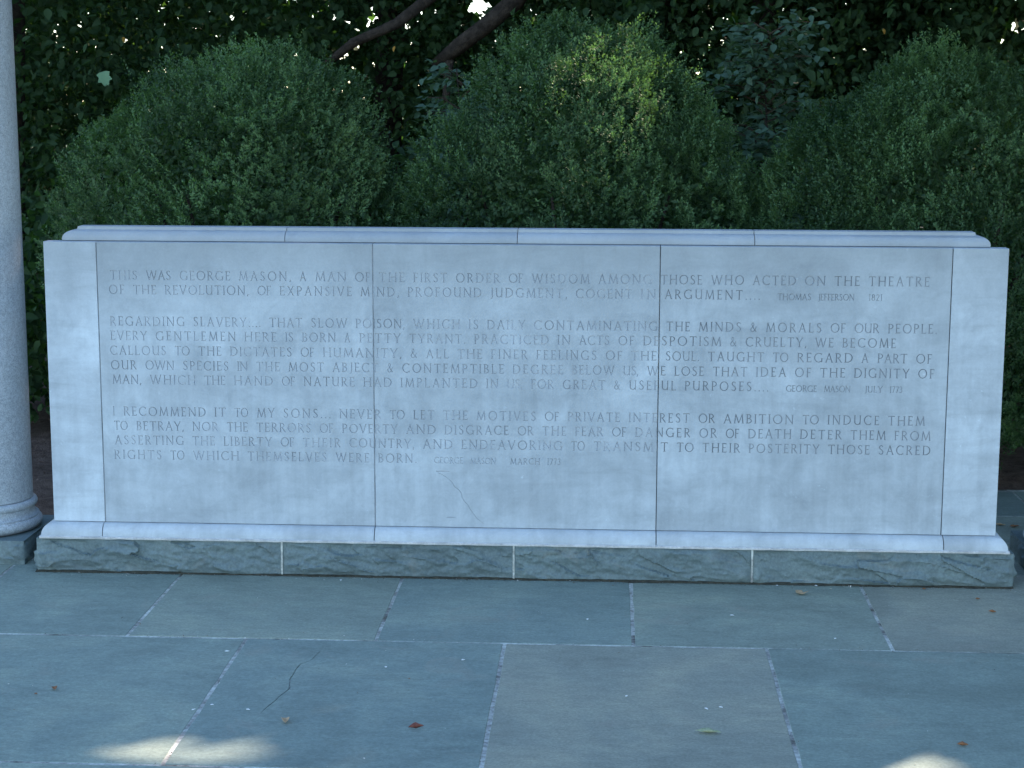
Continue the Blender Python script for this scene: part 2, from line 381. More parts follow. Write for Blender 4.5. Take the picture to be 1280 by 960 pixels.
# ------------------------------------------------------------------ engraved roman capitals
def ccw(p):
    a = sum(p[i][0] * p[(i + 1) % len(p)][1] - p[(i + 1) % len(p)][0] * p[i][1] for i in range(len(p)))
    return p if a > 0 else p[::-1]
def poly_strip(pts, w):
    n = len(pts); L_, R_ = [], []
    for i in range(n):
        a = pts[max(i - 1, 0)]; b = pts[min(i + 1, n - 1)]
        dx, dy = b[0] - a[0], b[1] - a[1]; d = math.hypot(dx, dy) or 1
        ww = w[i] if isinstance(w, (list, tuple)) else w
        nx, ny = -dy / d * ww / 2, dx / d * ww / 2
        L_.append((pts[i][0] + nx, pts[i][1] + ny)); R_.append((pts[i][0] - nx, pts[i][1] - ny))
    return ccw(L_ + R_[::-1])
TK, TN = 0.100, 0.070
def S(x0, y0, x1, y1, w): return poly_strip([(x0, y0), (x1, y1)], w)
def A_(cx, cy, rx, ry, a0, a1, thin=TN, thick=TK):
    n = max(3, int(abs(a1 - a0) / 24)); P, W = [], []
    for i in range(n + 1):
        a = math.radians(a0 + (a1 - a0) * i / n)
        P.append((cx + rx * math.cos(a), cy + ry * math.sin(a)))
        W.append(thin + (thick - thin) * abs(math.cos(a)))
    return poly_strip(P, W)
def sf(x, y, w=0.22): 
    yy = 0.018 if y < 0.5 else 0.982
    return S(x - w / 2, yy, x + w / 2, yy, 0.04)
def st(x, w=TK): return [S(x, 0, x, 1, w), sf(x, 0), sf(x, 1)]
G = {
 'A': (0.76, [S(.07, 0, .38, 1, TN), S(.36, 1, .69, 0, TK), S(.17, .36, .57, .36, TN), sf(.07, 0, .18), sf(.69, 0, .2)]),
 'B': (0.56, st(.1) + [A_(.2, .755, .24, .215, -90, 90), A_(.2, .28, .3, .245, -90, 90), S(.08, .965, .24, .965, TN), S(.08, .525, .24, .525, TN), S(.08, .035, .24, .035, TN)]),
 'C': (0.80, [A_(.46, .5, .41, .475, 48, 312), S(.73, .78, .75, .97, .04), S(.73, .22, .75, .04, .04)]),
 'D': (0.82, st(.1) + [A_(.3, .5, .45, .465, -90, 90), S(.08, .965, .34, .965, TN), S(.08, .035, .34, .035, TN)]),
 'E': (0.52, st(.1) + [S(.1, .965, .46, .965, TN), S(.1, .52, .40, .52, TN), S(.1, .035, .47, .035, TN), S(.45, .84, .455, 1, .035), S(.46, 0, .475, .17, .035)]),
 'F': (0.50, st(.1) + [S(.1, .965, .45, .965, TN), S(.1, .5, .39, .5, TN), S(.44, .84, .445, 1, .035)]),
 'G': (0.86, [A_(.46, .5, .41, .475, 48, 318), S(.76, .02, .76, .42, TK), sf(.76, 0, .02) , S(.66, .42, .86, .42, .04), S(.73, .78, .75, .97, .04)]),
 'H': (0.80, st(.1) + st(.70) + [S(.1, .52, .7, .52, TN)]),
 'I': (0.20, st(.1)),
 'J': (0.28, [S(.2, .02, .2, 1, TK), sf(.2, 1), poly_strip([(.2, .08), (.16, -.08), (.02, -.14)], TN)]),
 'K': (0.68, st(.1) + [S(.14, .48, .55, .98, TN), S(.2, .52, .66, .0, TK)]),
 'L': (0.52, st(.1) + [S(.1, .035, .48, .035, TN), S(.47, 0, .49, .17, .035)]),
 'M': (0.96, [S(.08, 0, .17, 1, TN), S(.17, .98, .48, .04, TK), S(.48, .04, .79, .98, TN), S(.79, 1, .88, 0, TK), sf(.08, 0, .18), sf(.88, 0, .2)]),
 'N': (0.84, [S(.1, 0, .1, 1, TN), S(.1, .98, .73, .02, TK), S(.73, 0, .73, 1, TN), sf(.1, 0, .18), sf(.73, 1, .18), sf(.05, 1, .14)]),
 'O': (0.94, [A_(.47, .5, .41, .475, 90, 270), A_(.47, .5, .41, .475, -90, 90)]),
 'P': (0.56, st(.1) + [A_(.22, .72, .27, .245, -90, 90), S(.08, .965, .26, .965, TN), S(.14, .475, .24, .475, TN)]),
 'R': (0.66, st(.1) + [A_(.22, .73, .26, .235, -90, 90), S(.08, .965, .26, .965, TN), S(.14, .495, .26, .495, TN), S(.26, .5, .62, .0, TK)]),
 'S': (0.54, [poly_strip([(.45, .83), (.36, .95), (.25, .97), (.13, .9), (.09, .77), (.14, .64), (.27, .54), (.41, .41), (.46, .26), (.40, .1), (.27, .03), (.14, .06), (.06, .18)], [.06, TN, TN, .09, TK, TK, TK, TK, TK, .09, TN, TN, .06])]),
 'T': (0.70, [S(.35, 0, .35, .96, TK), S(.03, .965, .67, .965, TN), sf(.35, 0), S(.035, .85, .03, 1, .035), S(.665, .85, .67, 1, .035)]),
 'U': (0.76, [S(.1, .3, .1, 1, TK), S(.66, .0, .66, 1, TN), A_(.38, .32, .28, .285, 180, 360), sf(.1, 1, .2), sf(.66, 1, .18)]),
 'V': (0.74, [S(.06, 1, .37, .0, TK), S(.37, .0, .68, 1, TN), sf(.06, 1, .2), sf(.68, 1, .16)]),
 'W': (1.16, [S(.06, 1, .33, .0, TK), S(.33, .0, .58, 1, TN), S(.56, 1, .83, .0, TK), S(.83, .0, 1.10, 1, TN), sf(.06, 1, .18), sf(1.10, 1, .16)]),
 'X': (0.72, [S(.08, 1, .64, 0, TK), S(.62, 1, .08, 0, TN), sf(.08, 1, .16), sf(.64, 0, .18), sf(.62, 1, .14), sf(.08, 0, .16)]),
 'Y': (0.70, [S(.05, 1, .35, .45, TK), S(.35, .45, .65, 1, TN), S(.35, 0, .35, .48, TK), sf(.35, 0), sf(.05, 1, .16), sf(.65, 1, .14)]),
 'Z': (0.66, [S(.06, .965, .6, .965, TN), S(.58, .97, .08, .03, TK), S(.06, .035, .62, .035, TN)]),
 '&': (0.82, [poly_strip([(.76, .56), (.66, .30), (.50, .10), (.30, .02), (.12, .12), (.10, .32), (.24, .48)], [.06, TN, TN, .09, TK, TK, TN]), poly_strip([(.23, .47), (.42, .62), (.48, .80), (.38, .96), (.26, .94)], TN), poly_strip([(.27, .95), (.20, .80), (.30, .60), (.52, .30), (.78, .02)], [TN, TN, TK, TK, TK])]),
 '1': (0.28, st(.14, TN)),
 '8': (0.54, [A_(.27, .75, .17, .2, 0, 180), A_(.27, .75, .17, .2, 180, 360), A_(.27, .29, .22, .25, 0, 180), A_(.27, .29, .22, .25, 180, 360)]),
 '2': (0.54, [poly_strip([(.08, .78), (.14, .92), (.28, .97), (.42, .88), (.43, .70), (.32, .48), (.08, .05)], TN), S(.06, .04, .50, .04, TN)]),
 '7': (0.50, [S(.06, .96, .46, .96, TN), S(.45, .96, .16, .0, TN)]),
 '3': (0.50, [poly_strip([(.08, .88), (.22, .97), (.38, .88), (.38, .70), (.22, .56), (.38, .46), (.43, .26), (.32, .06), (.16, .02), (.05, .10)], TN)]),
 '.': (0.16, [S(.03, .05, .13, .05, .1)]),
 ',': (0.16, [S(.1, .1, .03, -.12, .09)]),
 ':': (0.18, [S(.04, .05, .14, .05, .1), S(.04, .55, .14, .55, .1)]),
}
CAP, CAP_S, DEPTH = 0.0325, 0.0222, 0.0024
GLYPHS = []                                   # (line index, x0, x1, [polygons in wall metres])
for li, (bz, words) in enumerate(LINES):
    for w, x0, x1 in words:
        cap = CAP_S if w[0] == '*' else CAP
        w = w.lstrip('*')
        nat = sum(G[c][0] for c in w) * cap
        gaps = max(1, len(w) - 1)
        sp = (x1 - x0 - nat) / gaps
        sx = 1.0
        if len(w) == 1: sp = 0
        if sp < 0.05 * cap:
            sp = 0.07 * cap; sx = (x1 - x0 - sp * gaps) / nat
        elif sp > 0.30 * cap and len(w) > 1:
            sx = min(1.12, (x1 - x0 - 0.25 * cap * gaps) / nat); sp = (x1 - x0 - nat * sx) / gaps
        x = x0
        for ch in w:
            adv, polys = G[ch]
            dz = random.uniform(-0.0004, 0.0004)
            GLYPHS.append((li, x, x + adv * cap * sx, [[(x + px * cap * sx, bz + dz + py * cap) for px, py in p] for p in polys]))
            x += adv * cap * sx + sp

def cdt_cut(x0, x1, z0, z1, polys):
    """triangulate the rectangle with the polygons cut in; returns verts2d, list of (tri, is_groove)"""
    pts = [Vector((x0, z0)), Vector((x1, z0)), Vector((x1, z1)), Vector((x0, z1))]
    faces = [[0, 1, 2, 3]]
    for p in polys:
        b = len(pts)
        pts += [Vector(q) for q in p]
        faces.append(list(range(b, b + len(p))))
    v, e, f, ov, oe, of = delaunay_2d_cdt(pts, [], faces, 0, 1e-7)
    out = []
    for tri, o in zip(f, of):
        if 0 not in o: continue
        out.append((list(tri), len(o) > 1))
    return v, out
# ------------------------------------------------------------------ ground and paving
tag(mesh_py('ground', [(-300, -300, -0.06), (300, -300, -0.06), (300, 300, -0.06), (-300, 300, -0.06)], [(0, 1, 2, 3)], M['grass_ground']), kind='structure')

def ragged_rect(x0, x1, y0, y1, step=0.09, amp=0.0016, seed=0):
    P = []
    def edge(a, b):
        n = max(2, int((Vector(b) - Vector(a)).length / step))
        for i in range(n):
            t = i / n
            p = Vector(a).lerp(Vector(b), t)
            d = (Vector(b) - Vector(a)).normalized(); nn = Vector((-d.y, d.x))
            k = amp * (noise.noise(Vector((p.x * 9 + seed * 5.1, p.y * 9, seed))) * 2.2) if i else 0
            P.append(p + nn * k)
    edge((x0, y0), (x1, y0)); edge((x1, y0), (x1, y1)); edge((x1, y1), (x0, y1)); edge((x0, y1), (x0, y0))
    return P

pav = mesh_py('pavement', [(-4.2, -9, -0.0017), (8.2, -9, -0.0017), (8.2, 0.75, -0.0017), (4.6, 1.5, -0.0017), (3.0, 1.56, -0.0017), (0.6, 0.72, -0.0017), (-4.2, 0.62, -0.0017)], [(0, 1, 2, 3, 4, 5, 6)], M['mortar'])
tag(pav, kind='structure')

def crack_poly(pts, w0=0.0035):
    w = [w0 * (0.55 + 0.45 * math.sin(math.pi * (i + 0.5) / len(pts))) * random.uniform(0.7, 1.2) for i in range(len(pts))]
    return poly_strip(pts, w)

def densify(pts, k=4, amp=0.006, seed=3):
    out = []
    for a, b in zip(pts[:-1], pts[1:]):
        for i in range(k):
            t = i / k; x = a[0] + (b[0] - a[0]) * t; y = a[1] + (b[1] - a[1]) * t
            j = noise.noise(Vector((x * 25, y * 25, seed))) * amp
            out.append((x + j, y + j * 0.6))
    out.append(pts[-1]); return out

CR1 = densify([(1.091, -0.877), (1.078, -0.963), (1.051, -1.002), (1.047, -1.112), (1.058, -1.217), (1.038, -1.32), (1.016, -1.425)])
CR2 = densify([(0.998, -1.116), (1.012, -1.106), (1.028, -1.099)], 3, 0.003)

def paving_stone(x0, x1, y0, y1, kind, seed, cracks=()):
    J = 0.0046 + 0.002 * ((seed * 37) % 5) / 5
    P = ragged_rect(x0 + J, x1 - J, y0 + 0.0058, y1 - 0.0058, seed=seed)
    dz = ((seed * 53) % 7 - 3) * 0.00018
    tx, ty = (((seed * 29) % 11) - 5) * 0.00008, (((seed * 17) % 9) - 4) * 0.00008
    z = lambda x, y: dz + tx * (x - x0) + ty * (y - y0)
    n = len(P); c = Vector(((x0 + x1) / 2, (y0 + y1) / 2))
    ins = []
    for i, p in enumerate(P):
        d = (P[(i + 1) % n] - P[i - 1]).normalized(); nn = Vector((-d.y, d.x))
        ins.append(p + nn * 0.0014)
    V = [(p.x, p.y, -0.045) for p in P] + [(p.x, p.y, z(p.x, p.y) - 0.0012) for p in P] + [(p.x, p.y, z(p.x, p.y)) for p in ins]
    F = []
    for i in range(n):
        k = (i + 1) % n
        F.append((i, k, n + k, n + i)); F.append((n + i, n + k, 2 * n + k, 2 * n + i))
    if not cracks:
        F.append(tuple(range(2 * n, 3 * n)))
    else:
        pts = [Vector(p) for p in ins]; fcs = [list(range(n))]
        for cp in cracks:
            b = len(pts); pts += [Vector(q) for q in cp]; fcs.append(list(range(b, b + len(cp))))
        v, e, f, ov, oe, of = delaunay_2d_cdt(pts, [], fcs, 0, 1e-7)
        b = len(V); V += [(q.x, q.y, z(q.x, q.y)) for q in v]; m = len(v); V += [(q.x, q.y, z(q.x, q.y) - 0.006) for q in v]
        for tri, o in zip(f, of):
            if 0 not in o: continue
            if len(o) == 1: F.append(tuple(b + q for q in tri))
            else:
                F.append(tuple(b + m + q for q in tri))
                for q in range(3):
                    a1, a2 = tri[q], tri[(q + 1) % 3]
                    F.append((b + a1, b + a2, b + m + a2, b + m + a1))
    return mesh_py('paving_stone', V, F, M['stone_' + kind], pav)

ROWS = [(-0.762, 0.13, [-2.4, -1.62, -0.95, -0.168, 0.463, 1.245, 2.045, 2.839, 3.66, 4.5, 5.4, 6.3, 7.4], {2: 'green', 3: 'blue', 4: 'green', 5: 'deep', 6: 'green', 7: 'brown', 8: 'green'}),
        (-1.818, -0.762, [-2.3, -1.6, -0.76, 0.04, 0.841, 1.648, 2.4525, 3.262, 4.1, 4.9, 5.8, 6.8], {2: 'green', 3: 'blue', 4: 'deep', 5: 'brown', 6: 'blue', 7: 'green'}),
        (-2.62, -1.818, [-2.4, -1.2, -0.42, 0.425, 1.21, 2.03, 2.86, 3.7, 4.5, 5.6], {3: 'blue', 4: 'green', 5: 'deep', 6: 'brown'}),
        (-3.6, -2.62, [-2.4, -1.0, 0.05, 0.95, 1.75, 2.6, 3.4, 4.3, 5.5], {}),
        (-4.6, -3.6, [-2.4, -1.3, -0.3, 0.6, 1.5, 2.3, 3.1, 4.0, 5.2], {}),
        (0.13, 0.60, [-2.4, -1.5, -0.6, 0.3, 1.1, 2.0, 2.9, 3.52, 4.2, 5.1, 6.0], {6: 'green', 7: 'deep', 8: 'green'}),
        (0.60, 1.04, [2.2, 3.05, 3.85, 4.7, 5.6], {}),
        (1.04, 1.50, [2.95, 3.7, 4.5], {0: 'deep', 1: 'blue'})]
sd = 1
for y0, y1, xs, kinds in ROWS:
    for i in range(len(xs) - 1):
        kd = kinds.get(i, ('blue', 'green', 'deep', 'brown')[(sd * 7 + i) % 4])
        cr = [crack_poly(CR1, 0.003), crack_poly(CR2, 0.002)] if (y1 == -0.762 and i == 4) else ()
        paving_stone(xs[i], xs[i + 1], y0, y1, kd, sd, cr)
        sd += 1

# planting bed of brown mulch behind the paving
bv, bf = [], []
nx_, ny_ = 90, 50
for j in range(ny_):
    for i in range(nx_):
        x = -4 + 13 * i / (nx_ - 1); y = 0.55 + 10 * (j / (ny_ - 1)) ** 1.7
        z = -0.03 + 0.045 * noise.fractal(Vector((x * 1.4, y * 1.4, 2)), 1, 2, 4) + 0.02 * noise.noise(Vector((x * 9, y * 9, 1)))
        edge = y - (0.62 if x < 0.6 else (0.72 + (x - 0.6) * 0.35 if x < 3.0 else (1.56 if x < 4.6 else 1.5 - (x - 4.6) * 0.2)))
        z += min(0.055, max(-0.08, edge * 0.5 - 0.02))
        bv.append((x, y, z))
for j in range(ny_ - 1):
    for i in range(nx_ - 1):
        a = j * nx_ + i; bf.append((a, a + 1, a + nx_ + 1, a + nx_))
tag(mesh_py('planting_bed', bv, bf, M['mulch'], smooth=True), kind='structure')

# ------------------------------------------------------------------ inscribed wall
wall = empty('inscribed_wall', (1.65, 0.12, 0))
tag(wall, 'long low pale marble wall inscribed with quotations, standing on a rough bluestone base', 'memorial wall')

Z0, Z1 = 0.176, 1.168
XJ = [0.0, 0.185, 1.147, 2.131, 3.114, 3.3]
bands = []
for li, (bz, _) in enumerate(LINES):
    bands.append((bz - 0.0085, bz + CAP + 0.003, li))
bands.sort()
def wall_slab(x0, x1, mat, lab, li_ok=True):
    g = 0.0015
    x0 += g if x0 > 0 else 0; x1 -= g if x1 < 3.3 else 0
    c = 0.0014
    xa, xb, za, zb = x0 + c, x1 - c, Z0 + c, Z1 - c
    V, F, GV, GF = [], [], [], []
    z = za; segs = []
    for b0, b1, li in bands:
        segs.append((z, b0, None)); segs.append((b0, b1, li)); z = b1
    segs.append((z, zb, None))
    anyg = any(gx1 > xa and gx0 < xb for _, gx0, gx1, _ in GLYPHS) and x1 - x0 > 0.3
    if not anyg: segs = [(za, zb, None)]
    for s0, s1, li in segs:
        polys = []
        if li is not None:
            for l2, gx0, gx1, ps in GLYPHS:
                if l2 == li and gx1 > xa and gx0 < xb: polys += ps
        elif s0 == za and abs(x0 - 1.147) < 0.01:
            polys = [crack_poly(densify([(1.372, 0.372), (1.418, 0.335), (1.452, 0.283), (1.488, 0.232), (1.528, 0.190)], 4, 0.012, 9), 0.0013),
                     ccw([(1.362, 0.377), (1.398, 0.379), (1.41, 0.3755), (1.398, 0.3745), (1.364, 0.3735)]),
                     ccw([(1.395, 0.211), (1.415, 0.2135), (1.432, 0.2115), (1.414, 0.2100)])]
        v, tr = cdt_cut(xa, xb, s0, s1, polys)
        b = len(V); V += [(q.x, 0, q.y) for q in v]
        gb = len(GV); m = len(v)
        cnt = {}
        for tri, isg in tr:
            if not isg: F.append(tuple(b + q for q in tri))
            else:
                for q in range(3):
                    k = (tri[q], tri[(q + 1) % 3]); ks = tuple(sorted(k))
                    cnt.setdefault(ks, []).append(k)
        if cnt:
            GV += [(q.x, 0, q.y) for q in v] + [(q.x, DEPTH, q.y) for q in v]
            for tri, isg in tr:
                if isg: GF.append(tuple(gb + m + q for q in tri))
            for ks, l in cnt.items():
                if len(l) == 1:
                    a1, a2 = l[0]; GF.append((gb + a1, gb + m + a1, gb + m + a2, gb + a2))
    b = len(V)
    V += [(xa, 0, za), (xb, 0, za), (xb, 0, zb), (xa, 0, zb), (x0, c, Z0), (x1, c, Z0), (x1, c, Z1), (x0, c, Z1),
          (x0, 0.06, Z0), (x1, 0.06, Z0), (x1, 0.06, Z1), (x0, 0.06, Z1)]
    for i in range(4):
        k = (i + 1) % 4
        F.append((b + i, b + k, b + 4 + k, b + 4 + i)); F.append((b + 4 + i, b + 4 + k, b + 8 + k, b + 8 + i))
    F.append((b + 11, b + 10, b + 9, b + 8))
    o = mesh_py('marble_slab', V, F, mat, wall)
    if lab: o['label'] = lab
    if GF:
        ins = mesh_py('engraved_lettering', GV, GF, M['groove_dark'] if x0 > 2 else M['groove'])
        ins.parent = o
    return o
wall_slab(XJ[0], XJ[1], M['marble_pier'], 'narrow plain marble slab at left end')
wall_slab(XJ[1], XJ[2], M['marble_panel'], 'left inscribed marble slab')
wall_slab(XJ[2], XJ[3], M['marble_panel'], 'middle inscribed marble slab with a crack low down')
wall_slab(XJ[3], XJ[4], M['marble_panel'], 'right inscribed marble slab')
wall_slab(XJ[4], XJ[5], M['marble_pier'], 'narrow plain marble slab at right end')
# joint filler between slabs, core and ends
for xj in XJ[1:-1]:
    bm = bmesh.new(); bx(bm, xj - 0.0019, xj + 0.0019, 0.0045 if xj != 1.147 else 0.002, 0.058, Z0 + 0.001, Z1 - 0.004)
    mesh_bm('joint', bm, M['dark_joint'] if xj > 1.2 else M['grey_joint'], wall)
bm = bmesh.new(); bx(bm, 0.003, 3.297, 0.062, 0.22, Z0, Z1 - 0.034, 0.003)
mesh_bm('core', bm, M['marble_pier'], wall)

def sweep(name, x0, x1, yf, yb, prof, lend, rend, mat, parent, label=None):
    """prof: (out, z) bottom to top"""
    def path(o):
        p = []
        p += [(x0 - o, yb), (x0 - o, yf - o)] if lend else [(x0, yf - o)]
        p += [(x1 + o, yf - o), (x1 + o, yb)] if rend else [(x1, yf - o)]
        return p
    V, F = [], []
    n = len(path(0))
    for o_, z in prof:
        V += [(x, y, z) for x, y in path(o_)]
    for j in range(len(prof) - 1):
        for i in range(n - 1):
            F.append((j * n + i, j * n + i + 1, (j + 1) * n + i + 1, (j + 1) * n + i))
    k = len(prof)
    # back rail, top, bottom, cut ends
    for o_, z in (prof[0], prof[-1]):
        a = len(V); V += [(V[0][0] if lend else x0, yb, z), ((V[n - 1][0]) if rend else x1, yb, z)]
    top = [(k - 1) * n + i for i in range(n)]
    bl, br, tl, tr_ = k * n, k * n + 1, k * n + 2, k * n + 3
    if not lend: F.append(tuple([j * n for j in range(k)] + [tl, bl]))
    if not rend: F.append(tuple([j * n + n - 1 for j in range(k)][::-1] + [br, tr_]))
    V[tl] = (path(prof[-1][0])[0][0], yb, prof[-1][1]); V[tr_] = (path(prof[-1][0])[-1][0], yb, prof[-1][1])
    tp = list(top)
    if not rend: tp.append(tr_)
    if not lend: tp.append(tl)
    F.append(tuple(tp))
    o = mesh_py(name, V, F, mat, parent, smooth=True)
    o.data.set_sharp_from_angle(angle=R(35))
    if label: o['label'] = label
    return o

def ovolo(o0, z0, o1, z1, n=9):
    """convex quarter round from the outer bottom (o0,z0) to the inner top (o1,z1)"""
    return [(o1 + (o0 - o1) * math.cos(math.pi / 2 * i / n), z0 + (z1 - z0) * math.sin(math.pi / 2 * i / n)) for i in range(n + 1)]

# base moulding
BJ = [0.0, 0.182, 1.147, 2.131, 3.118, 3.3]
prof = [(0.037, 0.1305)] + ovolo(0.037, 0.134, 0.001, 0.1745)
for i in range(5):
    a = BJ[i] + (0.0016 if i else 0); b_ = BJ[i + 1] - (0.0016 if i < 4 else 0)
    sweep('base_moulding', a, b_, 0.0, 0.24, prof, i == 0, i == 4, M['marble_trim'], wall)
bm = bmesh.new(); bx(bm, 0.004, 3.296, 0.002, 0.238, 0.1295, 0.1755)
mesh_bm('moulding_backing', bm, M['dark_joint'], wall)
# cornice on top, set back from the slabs
CJ = [0.098, 0.836, 1.641, 2.452, 3.202]
prof = [(0.044, Z1 + 0.0022)] + [(a, b) for a, b in ovolo(0.044, Z1 + 0.008, 0.006, Z1 + 0.0365)] + [(0.002, Z1 + 0.037), (0.0, Z1 + 0.0475)]
for i in range(4):
    a = CJ[i] + (0.0012 if i else 0); b_ = CJ[i + 1] - (0.0012 if i < 3 else 0)
    o = sweep('cornice_block', a, b_, 0.085, 0.15, prof, i == 0, i == 3, M['marble_trim'] if i in (0, 2, 3) else M['marble_panel'], wall)
bm = bmesh.new(); bx(bm, 0.10, 3.20, 0.0615, 0.148, Z1 - 0.035, Z1 + 0.0015); bx(bm, 0.102, 3.198, 0.09, 0.147, Z1 + 0.0016, Z1 + 0.042)
mesh_bm('cornice_backing', bm, M['dark_joint'], wall)
# white bedding mortar over the base
bv2, bf2 = [], []
N = 240
for i in range(N + 1):
    x = -0.042 + 3.384 * i / N
    w = 0.0012 * noise.noise(Vector((x * 14, 0, 0))) ; h = 0.0016 * noise.noise(Vector((x * 22, 4, 0)))
    for (y, z) in ((0.26, 0.131), (-0.040 + w, 0.131), (-0.044 + w, 0.1285), (-0.043 + w, 0.1225 + h), (0.26, 0.1215)):
        bv2.append((x, y, z))
for i in range(N):
    for k in range(4):
        a = i * 5 + k; bf2.append((a, a + 5, a + 6, a + 1))
mesh_py('bedding_mortar', bv2, bf2, M['mortar_white'], wall, smooth=False)

# rock-faced base blocks
def rock_disp(p, amp):
    # split face: shallow scooped hollows that meet in soft ridges, leaning along the bed
    u = p.x + p.y
    q = Vector((u * 6.5 + p.z * 9.0, p.z * 15, 5.0))
    q += noise.noise_vector(q * 0.8) * 0.7
    d, pts = noise.voronoi(q)
    rv = noise.cell_vector(pts[0] * 7.31)
    rv2 = noise.cell_vector(pts[0] * 3.17)
    e = q - pts[0]
    # each scar is a tilted plane, scooped a little, so neighbours meet in crisp broken edges
    h = 0.42 * d[0] ** 1.5 + 0.20 * rv.x + e.x * (rv2.x - 0.5) * 0.9 + e.y * (rv2.y - 0.25) * 0.8
    q2 = Vector((u * 19 + p.z * 22, p.z * 40, 2.0)); q2 += noise.noise_vector(q2 * 0.7) * 0.6
    d2, _ = noise.voronoi(q2)
    h += 0.26 * d2[0] ** 1.4
    h += 0.13 * noise.fractal(Vector((u * 40, p.y * 9, p.z * 60)), 0.9, 2.1, 4)
    h += 0.5 * noise.noise(Vector((u * 4 + p.z * 5, p.z * 8, 7)))
    return max(-0.45, h - 0.45) * amp
def rock_block(name, x0, x1, y0, y1, z0, z1, lend, rend, mat, parent, amp=0.030, res=0.0042, belly=0.010):
    st_ = []
    def seg(ax, ay, bx_, by, nx, ny, last):
        L = math.hypot(bx_ - ax, by - ay); n = max(2, int(L / res))
        for i in range(n + (1 if last else 0)):
            t = i / n; st_.append((ax + (bx_ - ax) * t, ay + (by - ay) * t, nx, ny, t * L, L - t * L))
    if lend: seg(x0, y1, x0, y0, -1, 0, False)
    seg(x0, y0, x1, y0, 0, -1, not rend)
    if rend: seg(x1, y0, x1, y1, 1, 0, True)
    nz = max(6, int((z1 - z0) / res))
    V, F = [], []
    for (x, y, nx, ny, sa, sb) in st_:
        e_side = min(sa, sb)
        for k in range(nz + 1):
            z = z0 + (z1 - z0) * k / nz
            p = Vector((x, y, z))
            top = min(1, (z1 - z) / 0.012); bot = min(1, 0.08 + (z - z0) / 0.022)
            side = min(1, 0.15 + e_side / 0.02)
            m = top * bot * side
            d = (rock_disp(p, amp) + belly * math.sin(math.pi * min(1, (z - z0) / (z1 - z0) * 0.9 + 0.08))) * m
            V.append((x + nx * d, y + ny * d, z))
    n = nz + 1; ns = len(st_)
    for i in range(ns - 1):
        for k in range(nz):
            a = i * n + k; F.append((a, a + n, a + n + 1, a + 1))
    b = len(V)
    V += [(x0, y1, z0), (x1, y1, z0), (x0, y1, z1), (x1, y1, z1)]
    tp = [i * n + nz for i in range(ns)]
    F.append(tuple(tp + ([b + 3] if not rend else []) + ([b + 2] if not lend else [])))
    if not lend: F.append(tuple([k for k in range(n)] + [b + 2, b]))
    if not rend: F.append(tuple([(ns - 1) * n + k for k in range(n)][::-1] + [b + 1, b + 3]))
    o = mesh_py(name, V, F, mat, parent, smooth=True)
    o.data.set_sharp_from_angle(angle=R(50))
    return o
XB = [-0.056, 0.82, 1.636, 2.464, 3.358]
for i in range(4):
    a = XB[i] + (0.0033 if i else 0); b_ = XB[i + 1] - (0.0033 if i < 3 else 0)
    rock_block('base_block', a, b_, -0.034, 0.28, -0.002, 0.1215, i == 0, i == 3, M['rock'], wall)
for xj in XB[1:-1]:
    bm = bmesh.new(); bx(bm, xj - 0.0032, xj + 0.0032, -0.0385, 0.27, 0.0, 0.121)
    bmesh.ops.subdivide_edges(bm, edges=[e for e in bm.edges if abs(e.verts[0].co.z - e.verts[1].co.z) > 0.05], cuts=8)
    for v in bm.verts:
        v.co.y += 0.002 * noise.noise(v.co * 40); v.co.x += 0.0008 * noise.noise(v.co * 60 + Vector((9, 0, 0)))
    mesh_bm('mortar_joint', bm, M['mortar'], wall)
# dirt gathered along the foot
dv, df = [], []
for i in range(500):
    x = -0.06 + 3.42 * i / 499
    w = 0.010 + 0.012 * max(0, noise.fractal(Vector((x * 11, 1, 1)), 0.8, 2, 3)) + 0.004 * noise.noise(Vector((x * 60, 0, 0)))
    dv += [(x, -0.028, 0.0075), (x, -0.044, 0.0035), (x, -0.036 - w, 0.0011)]
for i in range(499):
    a = i * 3; df += [(a, a + 3, a + 4, a + 1), (a + 1, a + 4, a + 5, a + 2)]
tag(mesh_py('joint_dirt', dv, df, M['dirt']), 'thin line of dark dirt along the foot of the rough base', 'dirt', kind='stuff')

